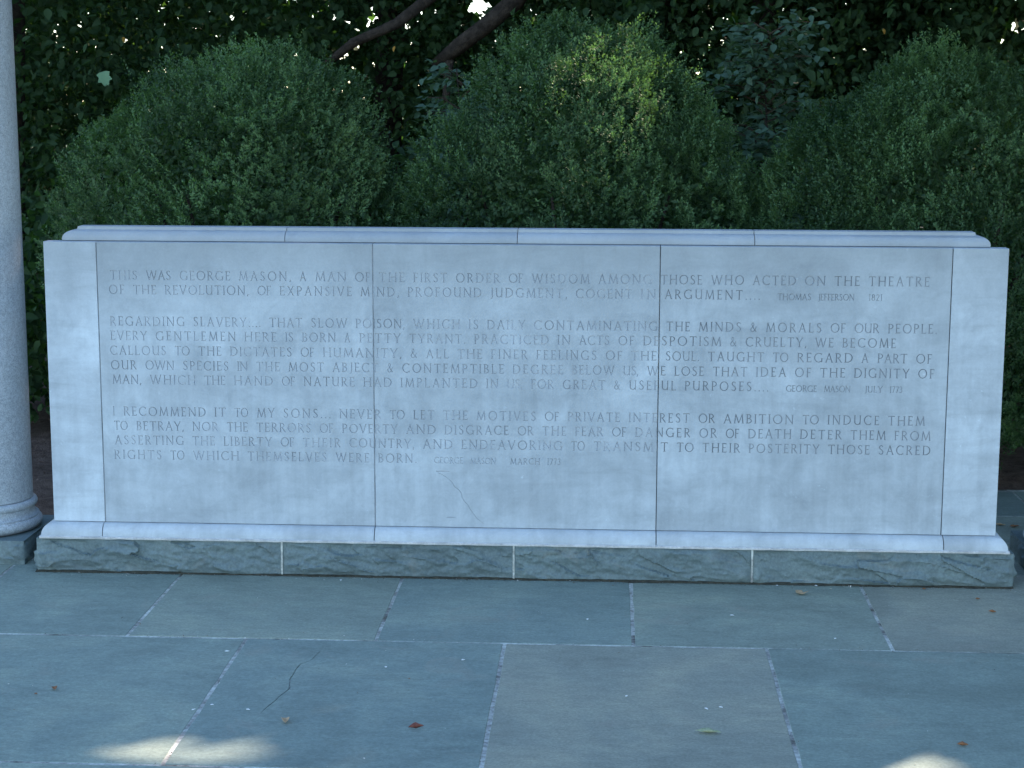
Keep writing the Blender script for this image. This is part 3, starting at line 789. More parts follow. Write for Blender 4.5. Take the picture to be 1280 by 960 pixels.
# ------------------------------------------------------------------ columns
def column(cx, cy, label):
    root = empty('granite_column', (cx, cy, 0))
    tag(root, label, 'column', 'round granite columns at the ends of the wall')
    rs = 0.166
    V, F = lathe([(rs, 0.2012), (rs, 0.9), (rs * 0.992, 1.7), (rs * 0.98, 2.3)], cx, cy, 96)
    o = mesh_py('shaft', V, F, M['granite'], root, smooth=True)
    pr = [(0.0, 0.092), (0.186, 0.0925)]
    pr += [(0.176 + 0.021 * math.cos(a), 0.1135 + 0.021 * math.sin(a)) for a in [R(-80 + 16 * k) for k in range(10)]]
    pr += [(0.186, 0.1375), (0.176, 0.143), (0.1715, 0.151), (0.170, 0.160), (0.1705, 0.1665)]
    pr += [(0.166 + 0.0155 * math.cos(a), 0.183 + 0.0155 * math.sin(a)) for a in [R(-75 + 18 * k) for k in range(10)]]
    pr += [(0.160, 0.1988), (0.0, 0.1989)]
    V, F = lathe(pr, cx, cy, 96)
    o = mesh_py('moulded_base', V, F, M['granite'], root, smooth=True); o.data.set_sharp_from_angle(angle=R(40))
    V, F = lathe([(0.155, 0.198), (0.155, 0.2025)], cx, cy, 48)
    mesh_py('joint', V, F, M['dark_joint'], root)
    V, F = lathe([(0.172, 0.0855), (0.172, 0.0935)], cx, cy, 48)
    mesh_py('joint', V, F, M['dark_joint'], root)
    rock_block('plinth', cx - 0.200, cx + 0.200, cy - 0.200, cy + 0.2, -0.002, 0.0865, True, True, M['rock'], root, 0.018, 0.006, 0.004)
    V, F = lathe([(0.16, 2.29), (0.185, 2.31), (0.185, 2.34), (0.165, 2.35), (0.165, 2.39), (0.20, 2.44), (0.20, 2.46), (0.0, 2.46)], cx, cy, 64)
    o = mesh_py('capital', V, F, M['granite'], root, smooth=True); o.data.set_sharp_from_angle(angle=R(35))
    return root
column(-0.331, 0.25, 'smooth grey granite column with moulded base beside the left end of the wall')
column(3.655, 0.25, 'grey granite column whose base just shows at the right edge past the wall')
# ------------------------------------------------------------------ foliage tools
def unit(a):
    return a / np.maximum(np.linalg.norm(a, axis=-1, keepdims=True), 1e-9)
S_NP = np.array(SUN)
# gaps in the canopy through which sun reaches the paving: (x, y, rx, ry) on the ground
SUNLIT = [(0.68, -1.725, 0.035, 0.018), (0.85, -1.712, 0.06, 0.036), (1.02, -1.715, 0.03, 0.018), (0.86, -1.78, 0.07, 0.02),
          (2.62, -1.705, 0.11, 0.040), (2.76, -1.69, .05, .022), (2.66, -1.77, .12, .04), (2.47, -1.74, .05, .02), (0.16, -0.25, 0.022, 0.02), (0.34, -0.42, 0.02, 0.018)]
BUSH_SUN = [((1.90, 1.50, 1.87), 0.05), ((1.97, 1.45, 1.80), 0.055), ((2.10, 1.42, 1.78), 0.085), ((2.18, 1.42, 1.72), 0.05)]
SKY_GAPS = [((1.15, 5.0, 2.22), 0.055), ((1.26, 5.0, 2.25), 0.04), ((1.06, 5., 2.19), 0.03), ((1.13, 5., 2.12), 0.018), ((1.0, 5., 2.13), 0.012), ((4.37, 5.0, 2.10), 0.045), ((4.33, 5., 2.0), .02), ((2.3, 5, 2.22), .02),
            ((0.47, 5.0, 2.17), 0.025), ((2.71, 5.0, 2.14), 0.028), ((2.62, 5.0, 2.03), 0.02), ((2.55, 5.0, 2.2), 0.02), ((1.48, 5.0, 2.12), 0.02), ((0.25, 5.0, 1.9), 0.012), ((-1.3, 5, 2.05), .012), ((4.2, 5.0, 2.0), .012)]
def keep_mask(P, size, bush=False):
    k = np.ones(len(P), bool)
    t = P[:, 2] / S_NP[2]
    gx, gy = P[:, 0] - S_NP[0] * t, P[:, 1] - S_NP[1] * t
    for x, y, rx, ry in SUNLIT:
        k &= ((gx - x) / (rx + size)) ** 2 + ((gy - y) / (ry + size)) ** 2 > 1
    for c, r_ in BUSH_SUN:
        d = P - np.array(c); s = d @ S_NP
        dist = np.linalg.norm(d - s[:, None] * S_NP, axis=1)
        k &= ~((dist < r_ + size) & (s > (0.10 if bush else 0.3)))
    if not bush:
        cm = np.array(CAM)
        for c, r_ in SKY_GAPS:
            a = np.array(c) - cm; L = np.linalg.norm(a); a = a / L
            d = P - cm; s = d @ a
            dist = np.linalg.norm(d - s[:, None] * a, axis=1)
            k &= ~((dist < (r_ + size * 0.35) * s / L) & (s > 4))
    return k

def leaves(P, D, Nn, L, W, fold=0.25, broad=False):
    """P base points, D directions, Nn normals -> V, tris, (faces per leaf)"""
    D = unit(D); Sd = unit(np.cross(D, Nn)); Nn = np.cross(Sd, D)
    L = L[:, None]; W = W[:, None]
    if not broad:
        vs = [P, P + D * L * .45 + Sd * W * .5 + Nn * W * fold, P + D * L, P + D * L * .45 - Sd * W * .5 + Nn * W * fold]
        T = np.array([[0, 1, 2], [0, 2, 3]])
    else:
        droop = Nn * L * -0.12
        vs = [P, P + D * L * .25 + Sd * W * .46 + Nn * W * fold, P + D * L * .62 + Sd * W * .40 + Nn * W * fold + droop * .4,
              P + D * L + droop, P + D * L * .62 - Sd * W * .40 + Nn * W * fold + droop * .4, P + D * L * .25 - Sd * W * .46 + Nn * W * fold]
        T = np.array([[0, 1, 2], [0, 2, 3], [0, 3, 4], [0, 4, 5]])
    n = len(P); k = len(vs)
    V = np.stack(vs, 1).reshape(-1, 3)
    tris = (T[None] + (np.arange(n) * k)[:, None, None]).reshape(-1, 3)
    return V, tris, len(T)

def rand_dir(n):
    return unit(RNG.normal(size=(n, 3)))

def noise3(P, s, seed=0):
    """cheap smooth noise in numpy: sum of random sines"""
    r = np.random.default_rng(seed); out = np.zeros(len(P))
    for i in range(7):
        k = r.normal(size=3) * s; out += np.sin(P @ k + r.uniform(0, 6.28))
    return out / 7 ** 0.5

def boxwood(label, name, lobes, seed, dens=1.0, stems=((0, 0),)):
    root = empty(name, (lobes[0][0][0], lobes[0][0][1], 0))
    tag(root, label, 'bush', 'clipped evergreen bushes behind the wall')
    C_ = np.array([l[0] for l in lobes]); R_ = np.array([l[1] for l in lobes])
    pts, nrm = [], []
    for i in range(len(lobes)):
        area = 4 * np.pi * ((R_[i][0] * R_[i][1]) ** 1.6 / 3 + (R_[i][0] * R_[i][2]) ** 1.6 / 3 + (R_[i][1] * R_[i][2]) ** 1.6 / 3) ** (1 / 1.6)
        n = int(area * 880 * dens)
        d = rand_dir(n)
        bump = 1 + 0.05 * noise3(d * 1.0, 4.5, seed + i) + 0.055 * noise3(d, 9, seed + 9 + i) + 0.02 * noise3(d, 20, seed + 19 + i)
        bump = np.clip(bump, 0.9, 1.065)
        p = C_[i] + d * R_[i] * bump[:, None]
        nn = unit(d / R_[i])
        ok = (p[:, 2] > 0.12)
        for j in range(len(lobes)):
            if j != i:
                ok &= (((p - C_[j]) / R_[j]) ** 2).sum(1) > 0.93
        # keep the rear of the bush thinner
        ok &= (nn[:, 1] < 0.25) | (RNG.random(n) < 0.35) | (nn[:, 2] > 0.5)
        # hollows between the sprays
        h = noise3(p, 12, seed + 31)
        ok &= (h > -0.6) | (RNG.random(n) < 0.25)
        pts.append(p[ok]); nrm.append(nn[ok])
    P = np.concatenate(pts); Nn = np.concatenate(nrm)
    n = len(P)
    clump = unit(np.stack([noise3(P, 5, seed + 41), noise3(P, 5, seed + 42), noise3(P, 5, seed + 43)], 1))
    ax = unit(Nn * 0.75 + np.array([0, 0, 0.8]) + rand_dir(n) * 0.2 + clump * 0.45)
    Ls = RNG.uniform(0.05, 0.12, n) * (1 + 0.4 * noise3(P, 7, seed + 51))
    Ls = np.clip(Ls, 0.04, 0.19) * np.where(RNG.random(n) < 0.03, 1.7, 1.0)
    base = P - ax * (np.minimum(Ls, .13) * 0.55)[:, None] - Nn * RNG.uniform(0, 0.05, n)[:, None]
    K = 25
    tt = np.tile(np.linspace(0.1, 1.0, K), (n, 1)) + RNG.uniform(-.04, .04, (n, K))
    q = base[:, None] + ax[:, None] * (tt * Ls[:, None])[..., None]
    rd = rand_dir(n * K).reshape(n, K, 3)
    perp = unit(rd - (rd * ax[:, None]).sum(-1, keepdims=True) * ax[:, None])
    q = q + perp * (0.013 * (1.15 - tt))[..., None]
    D = unit(ax[:, None] * 0.75 + perp * (1.25 - 0.6 * tt)[..., None])
    Nl = unit(ax[:, None] - D * 0.4 + RNG.normal(size=(n, K, 3)) * 0.25)
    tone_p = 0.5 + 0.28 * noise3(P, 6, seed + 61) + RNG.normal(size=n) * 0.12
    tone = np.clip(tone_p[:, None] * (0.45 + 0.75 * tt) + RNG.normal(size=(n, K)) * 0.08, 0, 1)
    q = q.reshape(-1, 3); D = D.reshape(-1, 3); Nl = Nl.reshape(-1, 3); tone = tone.ravel()
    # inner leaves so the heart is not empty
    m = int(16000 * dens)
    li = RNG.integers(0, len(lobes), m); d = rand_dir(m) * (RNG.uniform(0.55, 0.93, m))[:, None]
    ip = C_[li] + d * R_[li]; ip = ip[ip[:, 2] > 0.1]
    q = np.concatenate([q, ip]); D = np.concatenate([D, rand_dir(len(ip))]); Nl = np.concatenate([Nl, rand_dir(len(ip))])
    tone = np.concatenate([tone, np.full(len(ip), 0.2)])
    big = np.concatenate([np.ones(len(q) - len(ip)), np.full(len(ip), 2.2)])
    k = keep_mask(q, 0.005, True)
    q, D, Nl, tone, big = q[k], D[k], Nl[k], tone[k], big[k]
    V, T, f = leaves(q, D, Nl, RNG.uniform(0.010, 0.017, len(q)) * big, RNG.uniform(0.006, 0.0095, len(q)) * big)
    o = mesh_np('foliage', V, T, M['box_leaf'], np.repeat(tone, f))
    o['kind'] = 'stuff'
    child(o, root)
    for sx, sy in stems:
        cx, cy = lobes[0][0][0] + sx, lobes[0][0][1] + sy
        for a in range(5):
            an = a * 1.256 + seed
            pts_ = [(cx, cy, -0.02), (cx + .1 * math.cos(an), cy + .1 * math.sin(an), .35), (cx + .3 * math.cos(an), cy + .28 * math.sin(an), .8), (cx + .45 * math.cos(an), cy + .4 * math.sin(an), 1.25)]
            V, F = tube(pts_, [.035, .025, .016, .006], 7)
            mesh_py('stem', V, F, M['bark'], root, smooth=True)
    return root

boxwood('left evergreen bush behind the wall, wide flat dome nearest the left column', 'boxwood_bush',
        [((0.36, 1.80, 0.92), (0.66, 0.66, 0.93)), ((-0.10, 1.72, 0.98), (0.42, 0.48, 0.60)), ((0.74, 1.74, 0.86), (0.40, 0.5, 0.64)), ((0.14, 1.7, 1.2), (0.38, 0.42, 0.62)), ((.64, 1.75, 1.18), (.36, .4, .64))], 3)
boxwood('middle evergreen bush behind the wall, the tallest, with a sunlit yellow-green patch near its top', 'boxwood_bush',
        [((1.84, 1.80, 1.0), (0.60, 0.64, 0.99)), ((1.38, 1.70, 0.88), (0.36, 0.46, 0.74)), ((2.26, 1.76, 0.86), (0.38, 0.5, 0.76)), ((1.62, 1.74, 1.36), (0.34, 0.4, 0.60)), ((2.06, 1.76, 1.30), (0.38, 0.4, 0.62))], 17)
boxwood('right evergreen bush behind the wall, with a lower shoulder on its left side', 'boxwood_bush',
        [((3.42, 1.82, 0.90), (0.60, 0.64, 0.94)), ((2.93, 1.74, 0.88), (0.40, 0.5, 0.74)), ((3.82, 1.80, 0.86), (0.50, 0.56, 0.72)), ((3.16, 1.7, 1.14), (.38, .42, .56)), ((3.68, 1.8, 1.15), (.40, .42, .66))], 29)

# ------------------------------------------------------------------ trees behind
leaf_me = {}
def one_leaf_mesh(kind, mat, lobed=False):
    if kind in leaf_me: return leaf_me[kind]
    if lobed:
        out = [(0, 0), (.22, .02), (.46, .14), (.36, .38), (.50, .66), (.28, .70), (.14, 1.0), (0, .88)]
    else:
        out = [(0, 0), (.16, .08), (.31, .26), (.33, .46), (.24, .70), (.10, .90), (0, 1)]
    V, F = [], []
    n = len(out)
    for x, y in out: V.append((0, y, -0.10 * y * y))
    for x, y in out: V.append((x, y, x * 0.22 - 0.10 * y * y))
    for x, y in out: V.append((-x, y, x * 0.22 - 0.10 * y * y))
    for i in range(n - 1):
        F.append((i, n + i, n + i + 1, i + 1)); F.append((i, i + 1, 2 * n + i + 1, 2 * n + i))
    me = bpy.data.meshes.new('leaf'); me.from_pydata(V, [], F)
    a = me.attributes.new('tone', 'FLOAT', 'FACE'); a.data.foreach_set('value', [0.6] * len(F))
    me.polygons.foreach_set('use_smooth', [True] * len(F)); me.materials.append(mat)
    leaf_me[kind] = me; return me

def place_leaf(parent, p, size, me, pitch, yaw, roll=0.0, label=None):
    o = bpy.data.objects.new('leaf', me); COL.objects.link(o)
    child(o, parent)
    o.location = p; o.scale = (size, size, size); o.rotation_euler = (pitch, roll, yaw)
    if label: o['label'] = label
    return o

def tree(name, label, base, h, crown, seed, n_low, n_high, trunk_r=0.12, limbs=(), n_parts=0, mat='broad_leaf', lsize=(0.042, 0.075), group='leafy trees behind the bushes', low_front=True):
    root = empty(name, (base[0], base[1], 0))
    tag(root, label, 'tree', group)
    bz = random.uniform(-.2, .2)
    pts_ = [(base[0], base[1], -0.1), (base[0] + .03, base[1], 1.0), (base[0] + bz * .6, base[1] + .1, 2.6), (base[0] + bz, base[1] + .1, h * .55), (base[0] + bz * 1.6, base[1], h * .9)]
    V, F = tube(pts_, [trunk_r * 1.35, trunk_r, trunk_r * .85, trunk_r * .55, trunk_r * .12], 12)
    mesh_py('trunk', V, F, M['bark'], root, smooth=True)
    rr = random.Random(seed)
    for pts2, rad in limbs:
        V, F = tube(pts2, rad, 10); mesh_py('limb', V, F, M['bark'], root, smooth=True)
    for i in range(7):
        an = i * 2.4 + seed; z0 = h * (.28 + .08 * i); L_ = crown[0] * rr.uniform(.6, .85)
        p0 = Vector((base[0] + bz * .8, base[1] + .1, z0))
        p1 = p0 + Vector((math.cos(an) * L_ * .5, math.sin(an) * L_ * .5, .5)); p2 = p0 + Vector((math.cos(an) * L_, math.sin(an) * L_, .7))
        V, F = tube([p0, p1, p2], [trunk_r * .4, trunk_r * .25, .01], 6); mesh_py('limb', V, F, M['bark'], root, smooth=True)
    # leaf clusters: low visible skirt (small leaves), high canopy (larger leaves)
    rx, ry = crown
    def clusters(n, zlo, zhi, kk, size, shell):
        nc = n // kk
        a = RNG.uniform(0, 2 * np.pi, nc); r_ = RNG.uniform(0, 1, nc) ** (0.5 if not shell else 0.33)
        z = RNG.uniform(zlo, zhi, nc)
        prof = np.clip(np.sin(np.pi * np.clip((z + 1.2) / (h + 1.6), 0, 1)), 0.25, 1) ** 0.6
        c = np.stack([base[0] + rx * r_ * np.cos(a) * prof, base[1] + ry * r_ * np.sin(a) * prof, z], 1)
        h_ = noise3(c, 1.5, seed)
        c = c[(h_ > -0.9) | (RNG.random(nc) < .3)]
        nc = len(c)
        q = (c[:, None] + RNG.normal(size=(nc, kk, 3)) * np.array([.13, .13, .09]) * (size / .075)).reshape(-1, 3)
        q = q[q[:, 2] > 0.03]
        m = len(q)
        D = unit(rand_dir(m) + np.array([0, -0.25, -0.45])); Nn = unit(rand_dir(m) * .7 + np.array([0, -0.25, .75]))
        tone = np.clip(.45 + .3 * noise3(q, 2.2, seed + 5) + RNG.normal(size=m) * .18, 0, 1)
        k = keep_mask(q + D * size * .5, size * .45)
        return q[k], D[k], Nn[k], tone[k]
    VV, TT, TN_ = [], [], []; off = 0
    for n, zlo, zhi, kk, (s0, s1), shell in ((n_low, 0.15, 3.0, 11, lsize, low_front), (n_high, 2.9, h, 12, (.115, .165), False)):
        if n == 0: continue
        q, D, Nn, tone = clusters(n, zlo, zhi, kk, (s0 + s1) / 2, shell)
        L_ = RNG.uniform(s0, s1, len(q))
        br = s1 < .12
        V, T, f = leaves(q, D, Nn, L_, L_ * RNG.uniform(.55, .75, len(q)), .14, br)
        VV.append(V); TT.append(T + off); off += len(V); TN_.append(np.repeat(tone, f))
    o = mesh_np('crown', np.concatenate(VV), np.concatenate(TT), M[mat], np.concatenate(TN_))
    o['kind'] = 'stuff'; child(o, root)
    # leaves near enough to be picked out one by one
    me = one_leaf_mesh('leaf_' + mat, M[mat])
    made = 0; tries = 0
    while made < n_parts and tries < 4000:
        tries += 1
        x = base[0] + rr.uniform(-.95, .95) * rx; z = rr.uniform(1.0, 2.45)
        y = base[1] - ry * math.sqrt(max(0, 1 - ((x - base[0]) / rx) ** 2)) * rr.uniform(.8, 1.0)
        p = np.array([[x, y, z]])
        if not keep_mask(p, .05)[0]: continue
        place_leaf(root, (x, y, z), rr.uniform(.05, .078), me, R(rr.uniform(-110, -40)), R(rr.uniform(90, 270)), R(rr.uniform(-40, 40)))
        made += 1
    return root

LIMBS = [([(0.05, 5.3, 1.78), (0.37, 5.0, 1.985), (0.64, 5.0, 2.10), (0.95, 5.05, 2.34), (1.3, 5.2, 2.9)], [.02, .03, .036, .042, .06]),
         ([(0.86, 5.2, 1.86), (1.02, 5.05, 1.97), (1.19, 5.0, 2.09), (1.37, 5.0, 2.24), (1.7, 5.1, 2.7), (2.0, 5.4, 3.3)], [.032, .05, .052, .060, .07, .09]),
         ([(0.96, 5.12, 1.93), (0.94, 5.15, 1.75), (0.9, 5.2, 1.4)], [.03, .026, .018])]
T1 = tree('broadleaf_tree', 'dense dark tree at left behind the left bush, hanging leaves beside the column', (-2.15, 5.9), 9.0, (2.8, 1.7), 5, 34000, 15000, .10, (), 70)
tree('broadleaf_tree', 'dark tree behind the gap of the left and middle bushes, with two leaning bare limbs', (2.2, 6.6), 9.5, (2.2, 1.9), 8, 34000, 26000, .12, LIMBS, 80)
tree('broadleaf_tree', 'shadowy tree behind the middle and right bushes, tiny sky gaps in its leaves', (3.0, 5.7), 8.5, (1.9, 1.5), 12, 30000, 24000, .08, (), 70)
tree('broadleaf_tree', 'dark tree at upper right behind the right bush with bright sky gaps', (5.6, 6.2), 11.0, (2.3, 1.9), 15, 34000, 28000, .11, (), 60)
tree('broadleaf_tree', 'dim tree farther back, filling the gap left of the middle bush', (0.2, 7.6), 9.0, (2.3, 1.8), 21, 12000, 12000, .12)
tree('broadleaf_tree', 'dim tree farther back on the right, behind the shoulder of the right bush', (4.4, 9.2), 9.5, (2.6, 1.8), 23, 12000, 14000, .14)
tree('broadleaf_tree', 'dim tree farthest back at left behind the column', (-3.4, 7.6), 9.0, (2.6, 1.9), 24, 12000, 9000, .14)
# trees past the right edge whose canopies shade the paving
tree('broadleaf_tree', 'tall tree past the right edge shading the terrace', (8.4, 5.0), 12.5, (3.1, 2.8), 31, 5000, 26000, .2)
tree('broadleaf_tree', 'spreading tree beyond the right column, shading the paving', (7.0, 1.9), 11.0, (2.9, 2.6), 33, 1500, 34000, .2)
tree('broadleaf_tree', 'broad tree at far right of the terrace shading its front', (9.0, -1.8), 11.0, (3.1, 2.8), 35, 1500, 26000, .2)
tree('broadleaf_tree', 'broad tree right of the open terrace, shading its near end', (9.5, -6.0), 11.0, (3.1, 2.8), 36, 1500, 20000, .2)
tree('broadleaf_tree', 'tall tree farther right behind the terrace', (11.5, 6.5), 12.0, (3.3, 2.8), 37, 1500, 22000, .2)

me = one_leaf_mesh('bright', M['bright_leaf'], True)
place_leaf(T1, (-1.035, 4.42, 1.80), .088, me, R(-78), R(190), R(15), 'single pale green lobed leaf standing out against the dark')
me = one_leaf_mesh('yellow', M['yellow_leaf'])
for p in ((3.5, 4.3, 2.05), (0.7, 4.4, 1.95), (-.9, 4.4, 2.0)):
    place_leaf(T1, p, .035, me, R(-70), R(random.uniform(120, 240)), 0, 'yellow autumn leaf')

# sapling between the middle and right bushes
def sapling(label, base, h, r_, n, seed):
    root = empty('sapling', (base[0], base[1], 0)); tag(root, label, 'sapling')
    V, F = tube([(base[0], base[1], -.03), (base[0] + .05, base[1], .8), (base[0] - .03, base[1], h)], [.012, .009, .003], 7)
    mesh_py('trunk', V, F, M['bark'], root, smooth=True)
    Ps, Ds = [], []
    rr = random.Random(seed)
    for i in range(60):
        z = rr.uniform(.5, h); an = rr.uniform(0, 6.28); L_ = r_ * rr.uniform(.5, 1) * (1.1 - .5 * z / h)
        p0 = Vector((base[0], base[1], z)); d = Vector((math.cos(an), math.sin(an), .25))
        p1 = p0 + d * L_
        V, F = tube([p0, p0.lerp(p1, .5) + Vector((0, 0, .03)), p1], [.005, .003, .0015], 4); mesh_py('twig', V, F, M['twig'], root)
        for k in range(n // 60):
            t = rr.uniform(.2, 1.02); q = p0.lerp(p1, t)
            side = Vector((-d.y, d.x, 0)) * rr.choice((-1, 1))
            Ps.append(q); Ds.append((side * .9 + d * .5 + Vector((0, 0, rr.uniform(-.35, .1)))))
    P = np.array([tuple(p) for p in Ps]); D = np.array([tuple(p) for p in Ds])
    Nn = unit(RNG.normal(size=P.shape) * .3 + np.array([0, -.35, 1]))
    L_ = RNG.uniform(.035, .06, len(P))
    P = P + RNG.normal(size=P.shape) * .035; D = unit(D + RNG.normal(size=D.shape) * .45 + np.array([0, -.2, -.15]))
    V, T, f = leaves(P, D, Nn, L_, L_ * .66, .08, True)
    o = mesh_np('crown', V, T, M['sapling_leaf'], np.repeat(RNG.uniform(.2, 1, len(P)), f)); o['kind'] = 'stuff'; child(o, root)
sapling('pale leafy sapling rising between the middle and right bushes', (2.72, 2.75, 0), 1.98, .5, 2600, 4)
sapling('dim leafy sapling in the shade between the left and middle bushes', (1.22, 2.9, 0), 1.8, .45, 1700, 6)

# the wood beyond, too far in to tell its trees apart
n = 80000
P = np.stack([RNG.uniform(-12, 17, n), RNG.uniform(10.5, 16, n), RNG.uniform(0, 1, n) ** 1.25 * 8], 1)
P += RNG.normal(size=P.shape) * .1
L_ = RNG.uniform(.16, .26, n)
k = keep_mask(P, .06); P = P[k]; L_ = L_[k]; n = len(P)
V, T, f = leaves(P, unit(rand_dir(n) + np.array([0, -.2, -.4])), unit(rand_dir(n) + np.array([0, -.6, .3])), L_, L_ * .8, .1, False)
tag(mesh_np('woods', V, T, M['broad_leaf'], np.repeat(RNG.uniform(0, 1, n), f)), 'dark mass of woodland foliage far behind the trees', kind='stuff')

# low undergrowth in the shade, seen past both ends of the wall
def undergrowth(label, cx, cy, rx, ry, h, n):
    a = RNG.uniform(0, 2 * np.pi, n); r_ = RNG.uniform(0, 1, n) ** .5
    P = np.stack([cx + rx * r_ * np.cos(a), cy + ry * r_ * np.sin(a), h * RNG.uniform(.12, 1, n) * (1 - .5 * r_ ** 2)], 1)
    L_ = RNG.uniform(.045, .08, n)
    V, T, f = leaves(P, unit(rand_dir(n) + np.array([0, -.3, -.1])), unit(rand_dir(n) * .8 + np.array([0, -.2, .6])), L_, L_ * .6, .12, True)
    o = mesh_np('undergrowth', V, T, M['broad_leaf'], np.repeat(RNG.uniform(0, 1, n), f))
    tag(o, label, 'undergrowth', kind='stuff')
undergrowth('dark leafy undergrowth in the shade left of the left bush', -0.95, 2.7, .9, .5, 1.2, 5000)
undergrowth('dark leafy undergrowth in the shade past the right end of the wall', 4.7, 2.7, 1.0, .5, 1.1, 5000)
undergrowth('dark leafy mass in the deep shade behind the three bushes', 1.9, 3.6, 3.2, .6, 1.55, 15000)

# litter of bark chips on the bed
n = 9000
P = np.stack([RNG.uniform(-2.2, 5.5, n), RNG.uniform(.66, 3.2, n), np.full(n, .012)], 1)
edge = np.where(P[:, 0] < .6, .62, np.where(P[:, 0] < 3.0, .72 + (P[:, 0] - .6) * .35, 1.56))
P = P[P[:, 1] > edge + .03]; n = len(P)
P[:, 2] = RNG.uniform(.012, .045, n)
L_ = RNG.uniform(.012, .035, n)
V, T, f = leaves(P, unit(rand_dir(n) * np.array([1, 1, .3])), unit(rand_dir(n) * .5 + np.array([0, 0, 1])), L_, L_ * .45, .1)
tag(mesh_np('bark_chips', V, T, M['mulch'], np.repeat(RNG.uniform(0, 1, n), f)), 'brown bark chips and leaf litter on the planting bed', 'mulch', kind='stuff')

# ------------------------------------------------------------------ fallen leaves and petals on the paving
def dry_mat(name, c0, c1):
    t = NT(name); v = t.coord(); n_ = t.noise(v, 90, 4, .6)
    return t.bsdf(t.ramp(n_, [(.3, c0), (.7, c1)]), .7, n_, .3)
DM = {'tan': dry_mat('tan_leaf', (.42, .27, .14), (.58, .42, .26)), 'brown': dry_mat('brown_leaf', (.20, .085, .04), (.34, .16, .07)),
      'red': dry_mat('red_leaf', (.13, .04, .03), (.24, .09, .07)), 'green': dry_mat('green_leaf', (.22, .27, .14), (.42, .45, .30)),
      'white': dry_mat('petal', (.82, .82, .80), (.9, .9, .88))}
def fallen(x, y, L_, W, yaw, mat, label, curl=.35, shape=None, z=0.002, cat='leaf', name='fallen_leaf', group=None):
    out = shape or [(0, 0), (.22, .12), (.42, .32), (.5, .5), (.36, .74), (.14, .92), (0, 1)]
    n = len(out); V, F = [], []
    def zz(u, v): return 0.0015 + curl * L_ * (abs(u) ** 1.3 * .9 + .35 * (v - .5) ** 2) + L_ * .03 * math.sin(9 * v + 5 * u)
    for s in (0, 1, .5, -1, -.5):
        for u, v in out:
            V.append((u * s * W, (v - .5) * L_, zz(u * s, v)))
    A, B, Hh, C2, D2 = 0, n, 2 * n, 3 * n, 4 * n
    for i in range(n - 1):
        for a, b in ((A, Hh), (Hh, B)): F.append((a + i, b + i, b + i + 1, a + i + 1))
        for a, b in ((D2, A), (C2, D2)): F.append((a + i, b + i, b + i + 1, a + i + 1))
    o = mesh_py(name, V, F, mat, smooth=True)
    md = o.modifiers.new('thickness', 'SOLIDIFY'); md.thickness = 0.0006
    o.location = (x, y, z); o.rotation_euler = (0, 0, yaw)
    tag(o, label, cat, group)
    return o
LOB = [(0, 0), (.5, .06), (.42, .25), (.2, .42), (.24, .7), (.10, .95), (0, 1)]
fallen(2.619, -.148, .048, .05, R(20), DM['tan'], 'pale tan triangular leaf fallen by the wall base', .5, LOB)
fallen(3.226, -.336, .026, .014, R(70), DM['brown'], 'small orange-brown leaf scrap on the paving near the right end of the wall', .6)
fallen(3.209, -.188, .018, .009, R(100), DM['brown'], 'tiny brown leaf scrap just behind the orange-brown one at right', .6)
fallen(3.05, -.075, .016, .008, R(80), DM['brown'], 'tiny dark brown scrap touching the foot of the rough base at right', .5)
fallen(1.454, -1.522, .044, .009, R(-72), DM['red'], 'curled dark red leaf lying on the blue paving stone', .8)
fallen(1.097, -1.495, .034, .022, R(10), DM['tan'], 'small folded tan leaf below the crack in the paving', .9)
fallen(2.233, -1.509, .070, .020, R(82), DM['green'], 'long pale green leaf lying on the brownish paving stone', .35)
fallen(2.891, -1.562, .030, .014, R(80), DM['brown'], 'small brown leaf beside the sunlit patch at lower right', .7)
fallen(.393, -1.273, .026, .017, R(30), DM['brown'], 'small brown leaf alone on the left paving stone', .7)
fallen(.355, -1.32, .012, .008, R(60), DM['brown'], 'tiny dark crumb beside the small brown leaf on the left stone', .5)
fallen(3.512, .873, .045, .02, R(75), DM['tan'], 'thin tan leaf on the paving behind the right end of the wall, nearer the wall', .3)
fallen(3.563, .85, .045, .022, R(110), DM['brown'], 'brown leaf on the paving behind the right end of the wall, nearer the frame edge', .3)
fallen(3.04, .20, .014, .010, R(40), DM['tan'], 'small orange crumb sitting on top of the cornice near its right end', .6, None, 1.2205)
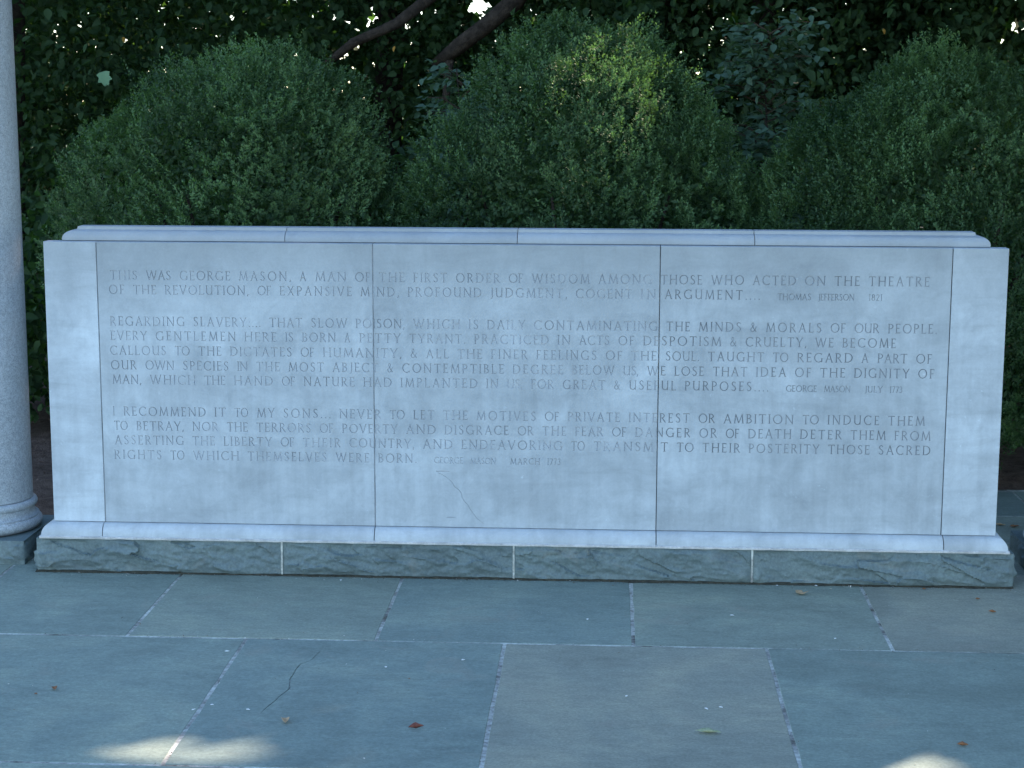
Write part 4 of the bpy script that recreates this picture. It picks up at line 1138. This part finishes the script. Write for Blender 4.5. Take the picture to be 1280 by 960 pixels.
fallen(2.70, 1.24, .03, .02, R(140), DM['tan'], 'pale dead leaf caught on top of the right bush', .5, None, 1.72)
for i, (x, y) in enumerate([(2.019, -1.232), (2.238, -1.323), (2.279, -1.308), (2.675, -.656), (.81, -.902), (.828, -1.418), (.87, -1.376), (.977, -1.408), (1.533, -.941), (1.036, -.09), (2.684, -.055), (2.37, -.427), (1.31, -1.02), (2.55, -.06), (1.9, -.5)]):
    fallen(x, y, random.uniform(.009, .016), random.uniform(.005, .009), random.uniform(0, 3), DM['white'], 'tiny white petal lying flat on the paving', .3, None, .0012, 'petal', 'fallen_petal', 'white petals scattered on the paving')


# grit and crumbs gathered in the joints, along the foot of the wall and thinly over the stones
n = 1500
px_, py_ = [], []
rr = random.Random(5)
for i in range(n):
    k = rr.random()
    if k < .35: x, y = rr.uniform(-.1, 3.4), -.046 - abs(rr.gauss(0, .018))
    elif k < .6:
        y0, y1, xs, _ = ROWS[rr.choice((0, 1, 2))]; x = rr.choice(xs) + rr.gauss(0, .006); y = rr.uniform(y0, min(y1, -.05))
    elif k < .75: x, y = rr.uniform(-.8, 4), rr.choice((-.762, -1.818)) + rr.gauss(0, .006)
    else: x, y = rr.uniform(-.6, 4.2), rr.uniform(-2.3, -.06)
    px_.append(x); py_.append(y)
P = np.stack([np.array(px_), np.array(py_), np.full(n, .0022)], 1)
L_ = RNG.uniform(.002, .0065, n) * np.where(RNG.random(n) < .06, 1.8, 1)
V, T, f = leaves(P, unit(rand_dir(n) * np.array([1, 1, .25])), unit(rand_dir(n) * .5 + np.array([0, 0, 1])), L_, L_ * .5, .2)
tn = np.where(RNG.random(n) < .3, 1.0, RNG.uniform(0, .5, n))
t_ = NT('grit'); at_ = t_.n('Attribute'); at_.attribute_name = 'tone'
t_.bsdf(t_.ramp(at_.outputs['Fac'], [(0, (.03, .022, .015)), (.5, (.20, .13, .08)), (.9, (.62, .60, .54))]), .9)
tag(mesh_np('grit', V, T, t_.m, np.repeat(tn, f)), 'fine grit and crumbs of litter over the paving and its joints', kind='stuff')
